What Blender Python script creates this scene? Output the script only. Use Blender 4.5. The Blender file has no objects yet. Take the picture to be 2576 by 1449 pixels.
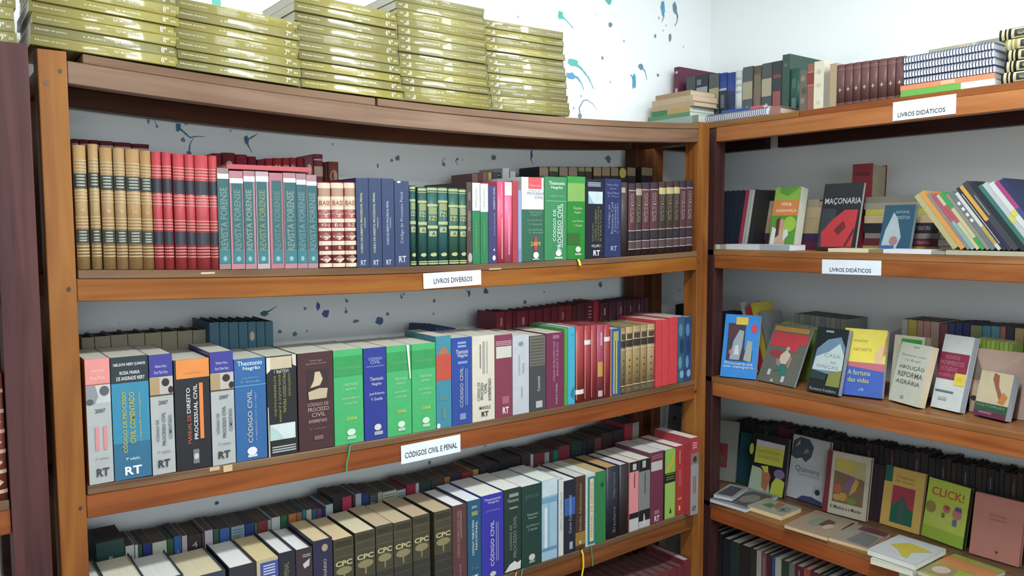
import bpy, math, random
from mathutils import Matrix, Vector

# ------------------------------------------------------------------ camera
random.seed(7)
scene = bpy.context.scene
COL = scene.collection
FPX, CX, CY = 2012.2, 1288.0, 724.5                 # focal length and centre in pixels of the 2576 x 1449 frame
YAW, PITCH, ROLL = math.radians(36.916), math.radians(4.317), math.radians(-0.185)
CAM = Vector((-0.203, -1.72, 1.55))
_f = Vector((math.sin(YAW) * math.cos(PITCH), math.cos(YAW) * math.cos(PITCH), -math.sin(PITCH)))
_r0 = Vector((math.cos(YAW), -math.sin(YAW), 0))
_u0 = _r0.cross(_f)
_r = _r0 * math.cos(ROLL) + _u0 * math.sin(ROLL)
_u = -_r0 * math.sin(ROLL) + _u0 * math.cos(ROLL)
cd = bpy.data.cameras.new('camera')
cd.sensor_width = 36.0
cd.lens = 36.0 * FPX / 2576.0
cd.clip_start = 0.02
cam = bpy.data.objects.new('camera', cd)
COL.objects.link(cam)
cam.matrix_world = Matrix(((_r.x, _u.x, -_f.x, CAM.x), (_r.y, _u.y, -_f.y, CAM.y), (_r.z, _u.z, -_f.z, CAM.z), (0, 0, 0, 1)))
scene.camera = cam

# ------------------------------------------------------------------ world, lights, exposure
vs = scene.view_settings
vs.view_transform = 'Standard'
vs.look = 'None'
vs.gamma = 1.0
vs.use_curve_mapping = False
vs.exposure = 0.0
scene.cycles.max_bounces = 6
scene.cycles.diffuse_bounces = 4
scene.cycles.glossy_bounces = 2
scene.cycles.caustics_reflective = False
scene.cycles.caustics_refractive = False
world = bpy.data.worlds.new('world')
scene.world = world
world.use_nodes = True
world.node_tree.nodes['Background'].inputs[0].default_value = (0.75, 0.87, 1.0, 1)
world.node_tree.nodes['Background'].inputs[1].default_value = 0.6
LAMPS = [(-0.7, -2.9, 2.72), (0.9, -1.05, 2.72)]     # ceiling fluorescent fittings (built further down, tubes lit by these lamps)
LAMP_W = [52.0, 50.0]
for (lx, ly, lz), lw in zip(LAMPS, LAMP_W):
    ld = bpy.data.lights.new('fluorescent_light', 'AREA')
    ld.shape = 'RECTANGLE'
    ld.size, ld.size_y = 1.2, 0.16
    ld.energy = lw
    ld.color = (0.93, 0.985, 1.0)
    lo = bpy.data.objects.new('fluorescent_light', ld)
    lo.location = (lx, ly, lz - 0.085)
    COL.objects.link(lo)
# daylight from the window behind the photographer
wd = bpy.data.lights.new('window_daylight', 'AREA')
wd.shape = 'RECTANGLE'
wd.size, wd.size_y = 2.6, 1.25
wd.energy = 40.0
wd.color = (0.86, 0.95, 1.0)
wo = bpy.data.objects.new('window_daylight', wd)
wo.location = (-0.25, -3.93, 1.75)
wo.rotation_euler = (math.radians(90), 0, 0)
COL.objects.link(wo)
# added light for glare on the textbook spines, as from an unseen high window
sd = bpy.data.lights.new('added_glare_light', 'AREA')
sd.shape = 'RECTANGLE'
sd.size, sd.size_y = 1.5, 0.62
sd.energy = 34.0
sd.color = (0.86, 0.95, 1.0)
so = bpy.data.objects.new('added_glare_light', sd)
so.location = (2.33, -1.85, 2.37)
so.rotation_euler = (math.radians(90), 0, math.radians(90))
COL.objects.link(so)

# ------------------------------------------------------------------ helpers: photo pixel -> place on a known plane
def ray(px, py):
    return _f * FPX + _r * (px - CX) - _u * (py - CY)
def onY(px, py, y=0.0):
    d = ray(px, py)
    return CAM + d * ((y - CAM.y) / d.y)
def onX(px, py, x=1.95):
    d = ray(px, py)
    return CAM + d * ((x - CAM.x) / d.x)
def onZ(px, py, z):
    d = ray(px, py)
    return CAM + d * ((z - CAM.z) / d.z)
def onP(px, py, p0, n):
    d = ray(px, py)
    return CAM + d * ((p0 - CAM).dot(n) / d.dot(n))

# ------------------------------------------------------------------ materials
def lin(c):
    c = c.lstrip('#')
    v = [int(c[i:i + 2], 16) / 255 for i in (0, 2, 4)]
    return tuple(x / 12.92 if x <= 0.04045 else ((x + 0.055) / 1.055) ** 2.4 for x in v) + (1.0,)
_mats = {}
def mat(col, rough=0.5, kind='cover', spec=0.4):
    k = (col, rough, kind)
    if k in _mats:
        return _mats[k]
    m = bpy.data.materials.new(kind + '_' + col.lstrip('#'))
    m.use_nodes = True
    nt = m.node_tree
    b = nt.nodes['Principled BSDF']
    b.inputs['Roughness'].default_value = rough
    b.inputs['Specular IOR Level'].default_value = spec
    if kind == 'cover' and rough < 0.15:                   # laminated, glossy
        b.inputs['Coat Weight'].default_value = 0.7
        b.inputs['Coat Roughness'].default_value = 0.07
    base = lin(col)
    if kind in ('cover', 'print', 'ink'):                  # colours muted and darkened, a slight haze lifted into them
        g = 0.3 * base[0] + 0.55 * base[1] + 0.15 * base[2]
        base = tuple((g + (x - g) * 0.86) * 0.70 + 0.004 for x in base[:3]) + (1.0,)
    N = nt.nodes.new
    tc = N('ShaderNodeTexCoord')
    if kind == 'ink':
        b.inputs['Base Color'].default_value = base
        _mats[k] = m
        return m
    nz = N('ShaderNodeTexNoise')
    ramp = N('ShaderNodeMix')
    ramp.data_type = 'RGBA'
    lo, hi = 0.86, 1.08
    if kind == 'pages':
        mp = N('ShaderNodeMapping')
        mp.inputs['Scale'].default_value = (900, 6, 6)
        nt.links.new(tc.outputs['Object'], mp.inputs[0])
        nt.links.new(mp.outputs[0], nz.inputs['Vector'])
        nz.inputs['Scale'].default_value = 1.0
        lo, hi = 0.72, 1.1
    else:
        nt.links.new(tc.outputs['Object'], nz.inputs['Vector'])
        nz.inputs['Scale'].default_value = 38.0
    nz.inputs['Detail'].default_value = 4.0
    ramp.inputs[6].default_value = tuple(min(1, x * lo) for x in base[:3]) + (1,)
    ramp.inputs[7].default_value = tuple(min(1, x * hi) for x in base[:3]) + (1,)
    nt.links.new(nz.outputs['Fac'], ramp.inputs[0])
    nt.links.new(ramp.outputs[2], b.inputs['Base Color'])
    if kind == 'cover':
        bp = N('ShaderNodeBump')
        bp.inputs['Strength'].default_value = 0.12
        bp.inputs['Distance'].default_value = 0.0006
        n2 = N('ShaderNodeTexNoise')
        n2.inputs['Scale'].default_value = 260
        nt.links.new(tc.outputs['Object'], n2.inputs['Vector'])
        nt.links.new(n2.outputs['Fac'], bp.inputs['Height'])
        nt.links.new(bp.outputs[0], b.inputs['Normal'])
    _mats[k] = m
    return m

def wood(c1, c2, axis, rough=0.42, name='varnished_wood'):
    def sat(c):                                            # warm varnish
        v = lin(c)
        g = 0.3 * v[0] + 0.55 * v[1] + 0.15 * v[2]
        return tuple(max(0.0, g + (x - g) * 1.10) * 0.56 for x in v[:3]) + (1,)
    k = (c1, c2, axis, rough)
    if k in _mats:
        return _mats[k]
    m = bpy.data.materials.new(name + '_' + axis)
    m.use_nodes = True
    nt = m.node_tree
    N, Lk = nt.nodes.new, nt.links.new
    b = nt.nodes['Principled BSDF']
    b.inputs['Roughness'].default_value = rough
    b.inputs['Specular IOR Level'].default_value = 0.22
    tc = N('ShaderNodeTexCoord')
    mp = N('ShaderNodeMapping')
    mp.inputs['Scale'].default_value = {'x': (1.6, 26, 26), 'y': (26, 1.6, 26), 'z': (26, 26, 1.6)}[axis]
    Lk(tc.outputs['Object'], mp.inputs[0])
    n1 = N('ShaderNodeTexNoise')
    n1.inputs['Scale'].default_value = 1.0
    n1.inputs['Detail'].default_value = 6
    n1.inputs['Distortion'].default_value = 1.2
    Lk(mp.outputs[0], n1.inputs['Vector'])
    n2 = N('ShaderNodeTexNoise')
    n2.inputs['Scale'].default_value = 2.3
    n2.inputs['Detail'].default_value = 3
    Lk(tc.outputs['Object'], n2.inputs['Vector'])
    rp = N('ShaderNodeValToRGB')
    rp.color_ramp.elements[0].position = 0.3
    rp.color_ramp.elements[0].color = sat(c2)
    rp.color_ramp.elements[1].position = 0.62
    rp.color_ramp.elements[1].color = sat(c1)
    Lk(n1.outputs['Fac'], rp.inputs[0])
    mx = N('ShaderNodeMix')
    mx.data_type = 'RGBA'
    mx.blend_type = 'MULTIPLY'
    mx.inputs[0].default_value = 0.55
    Lk(rp.outputs[0], mx.inputs[6])
    r2 = N('ShaderNodeValToRGB')
    r2.color_ramp.elements[0].position = 0.3
    r2.color_ramp.elements[0].color = (0.62, 0.5, 0.42, 1)
    r2.color_ramp.elements[1].position = 0.6
    r2.color_ramp.elements[1].color = (1, 1, 1, 1)
    Lk(n2.outputs['Fac'], r2.inputs[0])
    Lk(r2.outputs[0], mx.inputs[7])
    Lk(mx.outputs[2], b.inputs['Base Color'])
    bp = N('ShaderNodeBump')
    bp.inputs['Strength'].default_value = 0.25
    bp.inputs['Distance'].default_value = 0.001
    Lk(n1.outputs['Fac'], bp.inputs['Height'])
    Lk(bp.outputs[0], b.inputs['Normal'])
    _mats[k] = m
    return m

# ------------------------------------------------------------------ mesh and object helpers
def link(name, me, parent=None, m=None):
    o = bpy.data.objects.new(name, me)
    COL.objects.link(o)
    if m is not None and me is not None:
        me.materials.append(m)
    if parent is not None:
        o.parent = parent
    return o
def pyd(name, v, f, smooth=None):
    me = bpy.data.meshes.new(name)
    me.from_pydata([tuple(x) for x in v], [], f)
    if smooth:
        me.polygons.foreach_set('use_smooth', [i in smooth for i in range(len(f))])
    me.update()
    return me
def tag(o, label, cat, group=None):
    o['label'] = label
    o['category'] = cat
    if group:
        o['group'] = group
    return o
def struct(o):
    o['kind'] = 'structure'
    return o
BOXF = [(0, 3, 2, 1), (4, 5, 6, 7), (0, 1, 5, 4), (1, 2, 6, 5), (2, 3, 7, 6), (3, 0, 4, 7)]
def boxv(x0, x1, y0, y1, z0, z1):
    return [(x0, y0, z0), (x1, y0, z0), (x1, y1, z0), (x0, y1, z0), (x0, y0, z1), (x1, y0, z1), (x1, y1, z1), (x0, y1, z1)]
def box(name, x0, x1, y0, y1, z0, z1, m, parent=None, bevel=0.0):
    o = link(name, pyd(name, boxv(x0, x1, y0, y1, z0, z1), BOXF), parent, m)
    if bevel:
        bv = o.modifiers.new('bevel', 'BEVEL')
        bv.width = bevel
        bv.segments = 2
    return o
def empty(name, loc=(0, 0, 0), M=None):
    o = bpy.data.objects.new(name, None)
    COL.objects.link(o)
    o.empty_display_size = 0.02
    if M is not None:
        o.matrix_world = M
    else:
        o.location = loc
    return o

# lettering: glyph outlines of the built-in font as flat meshes, fitted into a box
_txt = {}
def glyphs(s, bold=0.0):
    if (s, bold) in _txt:
        return _txt[(s, bold)]
    cu = bpy.data.curves.new('lettering', 'FONT')
    cu.body = s
    cu.resolution_u = 2
    cu.offset = bold
    o = bpy.data.objects.new('lettering', cu)
    me = bpy.data.meshes.new_from_object(o)
    vs_ = [(v.co.x, v.co.y) for v in me.vertices]
    fs = [tuple(p.vertices) for p in me.polygons]
    bpy.data.objects.remove(o)
    bpy.data.curves.remove(cu)
    bpy.data.meshes.remove(me)
    if not vs_:
        _txt[(s, bold)] = ([], [])
        return [], []
    x0, x1 = min(v[0] for v in vs_), max(v[0] for v in vs_)
    y0, y1 = min(v[1] for v in vs_), max(v[1] for v in vs_)
    vs_ = [((x - x0) / (x1 - x0 + 1e-9) - 0.5, (y - y0) / (y1 - y0 + 1e-9) - 0.5) for x, y in vs_]
    _txt[(s, bold)] = (vs_, fs)
    return vs_, fs

# ------------------------------------------------------------------ books
# local frame of a book: spine at y = 0 facing -y, thickness along x, fore-edge towards +y, height along z
def B_(v0, v1, col, u0=0.0, u1=1.0, name='spine_band', rough=0.4):
    return ('band', v0, v1, col, u0, u1, name, rough)
def T_(s, orient, uc, vc, ln, ht, col, name='title_lettering', bold=0.0):
    return ('text', s, orient, uc, vc, ln, ht, col, name, bold)
def L_(vs_, col, th=0.004, u0=0.0, u1=1.0, name='gilt_rule'):
    return ('lines', vs_, col, th, u0, u1, name)
def V_(us, v0, v1, col, th=0.03, name='spine_rule'):
    return ('vlines', us, v0, v1, col, th, name)
def P_(pts, col, name='cover_art', rough=0.4):
    return ('poly', pts, col, name, rough)
def E_(uc, vc, ru, rv, col, name='emblem', n=14, rough=0.4):
    return ('poly', [(uc + ru * math.cos(2 * math.pi * i / n), vc + rv * math.sin(2 * math.pi * i / n)) for i in range(n)], col, name, rough)
def D_(uc, vc, ru, rv, col, name='spine_diamond'):
    return ('poly', [(uc - ru, vc), (uc, vc - rv), (uc + ru, vc), (uc, vc + rv)], col, name, 0.4)

def decorate(root, decos, W, H, prof, x0=None):
    """lay printed areas, labels and lettering on the face u in 0..1 (width W), v in 0..1 (height H); prof(u) is that face's y"""
    x0 = -W / 2 if x0 is None else x0
    k = 0
    for d in decos:
        k += 1
        off = 0.0003 + 0.00016 * k
        curved = abs(prof(0.5) - prof(0.02)) > 1e-6
        if d[0] == 'band':
            _, v0, v1, col, u0, u1, nm, rough = d
            n = 6 if curved else 1
            vv, ff = [], []
            for i in range(n + 1):
                u = u0 + (u1 - u0) * i / n
                x, y = u * W + x0, prof(u) - off
                vv += [(x, y, v0 * H), (x, y, v1 * H)]
            for i in range(n):
                ff.append((2 * i, 2 * i + 2, 2 * i + 3, 2 * i + 1))
            link(nm, pyd(nm, vv, ff, set(range(n)) if curved else None), root, mat(col, rough, 'print'))
        elif d[0] == 'lines':
            _, vl, col, th, u0, u1, nm = d
            n = 5 if curved else 1
            vv, ff = [], []
            for v in vl:
                b = len(vv)
                for i in range(n + 1):
                    u = u0 + (u1 - u0) * i / n
                    x, y = u * W + x0, prof(u) - off
                    vv += [(x, y, (v - th / 2) * H), (x, y, (v + th / 2) * H)]
                for i in range(n):
                    ff.append((b + 2 * i, b + 2 * i + 2, b + 2 * i + 3, b + 2 * i + 1))
            link(nm, pyd(nm, vv, ff), root, mat(col, 0.35, 'ink'))['kind'] = 'stuff'
        elif d[0] == 'vlines':
            _, us, v0, v1, col, th, nm = d
            vv, ff = [], []
            for u in us:
                b = len(vv)
                for uu in (u - th / 2, u + th / 2):
                    vv += [(uu * W + x0, prof(uu) - off, v0 * H), (uu * W + x0, prof(uu) - off, v1 * H)]
                ff.append((b, b + 2, b + 3, b + 1))
            link(nm, pyd(nm, vv, ff), root, mat(col, 0.35, 'ink'))['kind'] = 'stuff'
        elif d[0] == 'poly':
            _, pts, col, nm, rough = d
            vv = [(u * W + x0, prof(min(1, max(0, u))) - off, v * H) for u, v in pts]
            link(nm, pyd(nm, vv, [tuple(range(len(vv)))]), root, mat(col, rough, 'print'))
        elif d[0] == 'text':
            _, s, orient, uc, vc, ln, ht, col, nm, bold = d
            gv, gf = glyphs(s, bold)
            vv = []
            for a, b in gv:
                if orient == 'h':
                    u, v = uc + a * ln, vc + b * ht
                elif orient == 'up':
                    u, v = uc - b * ht, vc + a * ln
                elif orient == 'down':
                    u, v = uc + b * ht, vc - a * ln
                elif orient == 'h2':
                    u, v = uc - a * ln, vc - b * ht
                else:                                   # upside down
                    u, v = uc - a * ln, vc - b * ht
                vv.append((u * W + x0, prof(min(1, max(0, u))) - off, v * H))
            if vv:
                link(nm, pyd(nm, vv, gf), root, mat(col, 0.4, 'ink'))

PAGE = '#e4dccb'
def book(name, label, cat, M, t, h, dp, cover, decos=(), kind='hard', bulge=0.0, page=PAGE, rough=0.45, group=None, spine=None, extra=None, skew=0.0):
    """a book with its case, page block and everything printed on its spine"""
    root = empty(name, M=M)
    tag(root, label, cat, group)
    c = 0.0026 if kind == 'hard' else 0.0008
    c = min(c, t * 0.2)
    s = 0.0022
    prof = (lambda u: -bulge * (1 - (2 * u - 1) ** 2) + skew * (u - 0.5)) if bulge else (lambda u: 0.0)
    n = 8 if bulge else 1
    out = [(t / 2, dp)]
    for i in range(n + 1):
        u = 1 - i / n
        out.append(((u - 0.5) * t, prof(u)))
    out += [(-t / 2, dp), (-t / 2 + c, dp), (-t / 2 + c, s), (t / 2 - c, s), (t / 2 - c, dp)]
    m = len(out)
    vv = [(x, y, 0) for x, y in out] + [(x, y, h) for x, y in out]
    ff = [((i + 1) % m, i, m + i, m + (i + 1) % m) for i in range(m)]
    smooth = set(range(1, 1 + n)) if bulge else None
    ff += [tuple(range(m)), tuple(reversed(range(m, 2 * m)))]
    case = link('cover', pyd('cover', vv, ff, smooth), root, mat(cover, rough))
    ov, zz = (0.004, 0.0035) if kind == 'hard' else (0.0, 0.0006)
    link('pages', pyd('pages', boxv(-t / 2 + c, t / 2 - c, s, dp - ov, zz, h - zz), BOXF), root, mat(page, 0.8, 'pages'))
    if spine:
        decos = [B_(0, 1, spine, name='spine')] + list(decos)
    if decos:
        decorate(case, decos, t, h, prof)
    if extra:
        extra(root, t, h, dp)
    return root

def mframe(loc, ex, ey, ez):
    return Matrix(((ex.x, ey.x, ez.x, loc.x), (ex.y, ey.y, ez.y, loc.y), (ex.z, ey.z, ez.z, loc.z), (0, 0, 0, 1)))
X, Y, Z = Vector((1, 0, 0)), Vector((0, 1, 0)), Vector((0, 0, 1))
def facing(name, label, cat, bl, br, tl, thick, cover, decos=(), kind='soft', page='#ded6c4', rough=0.3, group=None, hinge='left', h=None, w=None, **kw):
    """a book seen from its front cover: bottom corners, one upper corner, thickness away from the viewer"""
    ex = (br - bl)
    W = w or ex.length
    ex = ex.normalized()
    ez = (tl - bl) - ex * (tl - bl).dot(ex)
    H = h or ez.length
    ez = ez.normalized()
    ey = ez.cross(ex)
    root = empty(name, M=mframe(bl, ex, ey, ez))
    tag(root, label, kw.get('cat', {'magazine': 'magazine', 'box_file': 'box file', 'card': 'card'}.get(name, cat)), group)
    c = 0.0026 if kind == 'hard' else 0.0009
    c = min(c, thick * 0.25)
    # U-shaped case seen from above: hinge on one side
    pts = [(0, 0), (W, 0), (W, c), (c, c), (c, thick - c), (W, thick - c), (W, thick), (0, thick)]
    if hinge == 'right':
        pts = [(W - x, y) for x, y in reversed(pts)]
    m = len(pts)
    vv = [(x, y, 0) for x, y in pts] + [(x, y, H) for x, y in pts]
    ff = [(i, (i + 1) % m, m + (i + 1) % m, m + i) for i in range(m)] + [tuple(reversed(range(m))), tuple(range(m, 2 * m))]
    case = link('cover', pyd('cover', vv, ff), root, mat(cover, rough))
    g = 0.003 if kind == 'hard' else 0.0005
    x0, x1 = (c, W - g) if hinge == 'left' else (g, W - c)
    pg = link('pages', pyd('pages', boxv(x0, x1, c, thick - c, g, H - g), BOXF), root, mat(page, 0.8, 'paper'))
    if decos:
        decorate(case, decos, W, H, lambda u: 0.0, 0.0)
    return root

ORD = 'first second third fourth fifth sixth seventh eighth ninth tenth eleventh twelfth thirteenth fourteenth fifteenth'.split()
NUM = 'zero one two three four five six seven eight nine ten eleven twelve thirteen fourteen fifteen sixteen'.split()

# ------------------------------------------------------------------ the room
def paint_mat(name, base, specks=True):
    m = bpy.data.materials.new(name)
    m.use_nodes = True
    nt = m.node_tree
    N, Lk = nt.nodes.new, nt.links.new
    b = nt.nodes['Principled BSDF']
    b.inputs['Roughness'].default_value = 0.65
    tc = N('ShaderNodeTexCoord')
    n1 = N('ShaderNodeTexNoise')
    n1.inputs['Scale'].default_value = 3.0
    n1.inputs['Detail'].default_value = 5
    Lk(tc.outputs['Object'], n1.inputs['Vector'])
    mx = N('ShaderNodeMix')
    mx.data_type = 'RGBA'
    mx.inputs[6].default_value = tuple(x * 0.94 for x in base) + (1,)
    mx.inputs[7].default_value = tuple(base) + (1,)
    Lk(n1.outputs['Fac'], mx.inputs[0])
    last = mx.outputs[2]
    if specks:                                             # fine flicks of blue-green paint
        vo = N('ShaderNodeTexVoronoi')
        vo.inputs['Scale'].default_value = 17.0
        vo.inputs['Randomness'].default_value = 1.0
        Lk(tc.outputs['Object'], vo.inputs['Vector'])
        n3 = N('ShaderNodeTexNoise')
        n3.inputs['Scale'].default_value = 60
        Lk(tc.outputs['Object'], n3.inputs['Vector'])
        ad = N('ShaderNodeMath')
        ad.operation = 'MULTIPLY_ADD'
        ad.inputs[1].default_value = 0.12
        Lk(n3.outputs['Fac'], ad.inputs[0])
        Lk(vo.outputs['Distance'], ad.inputs[2])
        cr = N('ShaderNodeValToRGB')
        cr.color_ramp.elements[0].position = 0.125
        cr.color_ramp.elements[0].color = (1, 1, 1, 1)
        cr.color_ramp.elements[1].position = 0.15
        cr.color_ramp.elements[1].color = (0, 0, 0, 1)
        Lk(ad.outputs[0], cr.inputs[0])
        m2 = N('ShaderNodeMix')
        m2.data_type = 'RGBA'
        m2.inputs[7].default_value = (0.33, 0.47, 0.55, 1)
        Lk(cr.outputs[0], m2.inputs[0])
        Lk(last, m2.inputs[6])
        last = m2.outputs[2]
    Lk(last, b.inputs['Base Color'])
    bp = N('ShaderNodeBump')
    bp.inputs['Strength'].default_value = 0.15
    bp.inputs['Distance'].default_value = 0.002
    n4 = N('ShaderNodeTexNoise')
    n4.inputs['Scale'].default_value = 45
    Lk(tc.outputs['Object'], n4.inputs['Vector'])
    Lk(n4.outputs['Fac'], bp.inputs['Height'])
    Lk(bp.outputs[0], b.inputs['Normal'])
    return m
WB, WR, WL, WF, CEIL = 0.37, 2.345, -2.7, -4.0, 2.85
M_SPLAT = paint_mat('splattered_white_paint', (0.90, 0.935, 0.94))
M_WHITE = paint_mat('white_paint', (0.90, 0.93, 0.935), False)
wall_back = struct(box('wall_back', WL - 0.1, WR + 0.1, WB, WB + 0.1, 0, CEIL, M_SPLAT))
wr = struct(empty('wall_right'))
SY0, SY1, SZ0, SZ1 = -2.65, -1.05, 2.04, 2.7
for a in ((WF - 0.1, SY0, 0, CEIL), (SY1, WB, 0, CEIL), (SY0, SY1, 0, SZ0), (SY0, SY1, SZ1, CEIL)):
    box('wall_section', WR, WR + 0.1, a[0], a[1], a[2], a[3], M_WHITE, wr)
struct(box('wall_left', WL - 0.1, WL, WF - 0.1, WB, 0, CEIL, M_WHITE))
WX0, WX1, WZ0, WZ1 = -1.6, 1.1, 1.1, 2.4
wf = empty('wall_front')
struct(wf)
for a in ((WL, WX0, 0, CEIL), (WX1, WR, 0, CEIL), (WX0, WX1, 0, WZ0), (WX0, WX1, WZ1, CEIL)):
    box('wall_section', a[0], a[1], WF - 0.1, WF, a[2], a[3], M_WHITE, wf)
win = empty('window_1')
struct(win)
M_WINF = mat('#d8d8d4', 0.4, 'paint')
for a in ((WX0, WX1, WZ0, WZ0 + 0.05), (WX0, WX1, WZ1 - 0.05, WZ1), (WX0, WX0 + 0.05, WZ0, WZ1), (WX1 - 0.05, WX1, WZ0, WZ1), (-0.275, -0.225, WZ0, WZ1)):
    box('frame_bar', a[0], a[1], WF - 0.08, WF - 0.03, a[2], a[3], M_WINF, win)
gl = bpy.data.materials.new('window_glass')
gl.use_nodes = True
gb = gl.node_tree.nodes['Principled BSDF']
gb.inputs['Transmission Weight'].default_value = 1.0
gb.inputs['Roughness'].default_value = 0.02
for a in ((WX0 + 0.05, -0.275), (-0.225, WX1 - 0.05)):
    box('pane', a[0], a[1], WF - 0.058, WF - 0.052, WZ0 + 0.05, WZ1 - 0.05, gl, win)
win2 = struct(empty('added_window'))  # unseen window, added in the side wall for the textbook glare
for a in ((SY0, SY1, SZ0, SZ0 + 0.04), (SY0, SY1, SZ1 - 0.04, SZ1), (SY0, SY0 + 0.04, SZ0, SZ1), (SY1 - 0.04, SY1, SZ0, SZ1), (-1.87, -1.83, SZ0, SZ1)):
    box('frame_bar', WR + 0.03, WR + 0.08, a[0], a[1], a[2], a[3], M_WINF, win2)
for a in ((SY0 + 0.04, -1.87), (-1.83, SY1 - 0.04)):
    box('pane', WR + 0.052, WR + 0.058, a[0], a[1], SZ0 + 0.04, SZ1 - 0.04, gl, win2)
M_FLOOR = mat('#8d7a68', 0.35, 'floor')
struct(box('floor', WL - 0.1, WR + 0.1, WF - 0.1, WB + 0.1, -0.1, 0, M_FLOOR))
struct(box('ceiling', WL - 0.1, WR + 0.1, WF - 0.1, WB + 0.1, CEIL, CEIL + 0.1, M_WHITE))

em = bpy.data.materials.new('lit_tube')
em.use_nodes = True
eb = em.node_tree.nodes['Principled BSDF']
eb.inputs['Emission Color'].default_value = (0.93, 0.985, 1.0, 1)
eb.inputs['Emission Strength'].default_value = 6.0
for i, (lx, ly, lz) in enumerate(LAMPS):
    lamp = tag(empty('ceiling_lamp', (lx, ly, CEIL)), ['white fluorescent ceiling fitting nearer the window', 'white fluorescent ceiling fitting nearer the corner bookcases'][i], 'ceiling lamp', 'fluorescent ceiling fittings')
    box('housing', -0.65, 0.65, -0.09, 0.09, -0.05, 0.0, M_WINF, lamp, 0.006)
    for dy in (-0.045, 0.045):
        n = 12
        vv = [(x, dy + 0.013 * math.cos(2 * math.pi * k / n), -0.075 + 0.013 * math.sin(2 * math.pi * k / n)) for x in (-0.6, 0.6) for k in range(n)]
        ff = [(k, (k + 1) % n, n + (k + 1) % n, n + k) for k in range(n)] + [tuple(reversed(range(n))), tuple(range(n, 2 * n))]
        link('tube', pyd('tube', vv, ff, set(range(n))), lamp, em)
    for x in (-0.62, 0.62):
        box('socket', x - 0.02, x + 0.02, -0.065, 0.065, -0.095, -0.05, M_WINF, lamp)

# splashes of blue and teal paint on the back wall: a blot and its run
def splash(p, r, runs, col, stretch=1.0):
    rnd = random.Random(int(p[0] * 7 + p[1] * 13))
    k = (onY(p[0] + 1, p[1], WB) - onY(p[0], p[1], WB)).length
    c = onY(p[0], p[1], WB)
    vv, ff = [], []
    n = 14
    vv.append((c.x, WB - 0.0006, c.z))
    for i in range(n):
        a = 2 * math.pi * i / n
        q = r * k * rnd.uniform(0.72, 1.2)
        vv.append((c.x + q * math.cos(a) / stretch, WB - 0.0006, c.z + q * math.sin(a) * stretch))
    for i in range(n):
        ff.append((0, 1 + (i + 1) % n, 1 + i))
    for run in runs:
        pts = [onY(a, b, WB) for a, b in [p] + list(run)]
        w0 = max(1.6, r * 0.32) * k
        fine = []
        for i in range(len(pts) - 1):
            for j in range(4):
                fine.append(pts[i].lerp(pts[i + 1], j / 4))
        fine.append(pts[-1])
        b = len(vv)
        for i, q in enumerate(fine):
            d = (fine[min(i + 1, len(fine) - 1)] - fine[max(i - 1, 0)]).normalized()
            nn = Vector((-d.z, 0, d.x))
            w = w0 * (1 - 0.75 * i / (len(fine) - 1)) * rnd.uniform(0.7, 1.25)
            for sgn in (-1, 1):
                e = q + nn * (sgn * w)
                vv.append((e.x, WB - 0.0004, e.z))
        for i in range(len(fine) - 1):
            ff.append((b + 2 * i, b + 2 * i + 2, b + 2 * i + 3, b + 2 * i + 1))
    link('paint_splash', pyd('paint_splash', vv, ff), wall_back, mat(col, 0.5, 'paint'))
TE, BL, GB = '#5fb9ad', '#5a9cc0', '#6f8b9b'
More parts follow.
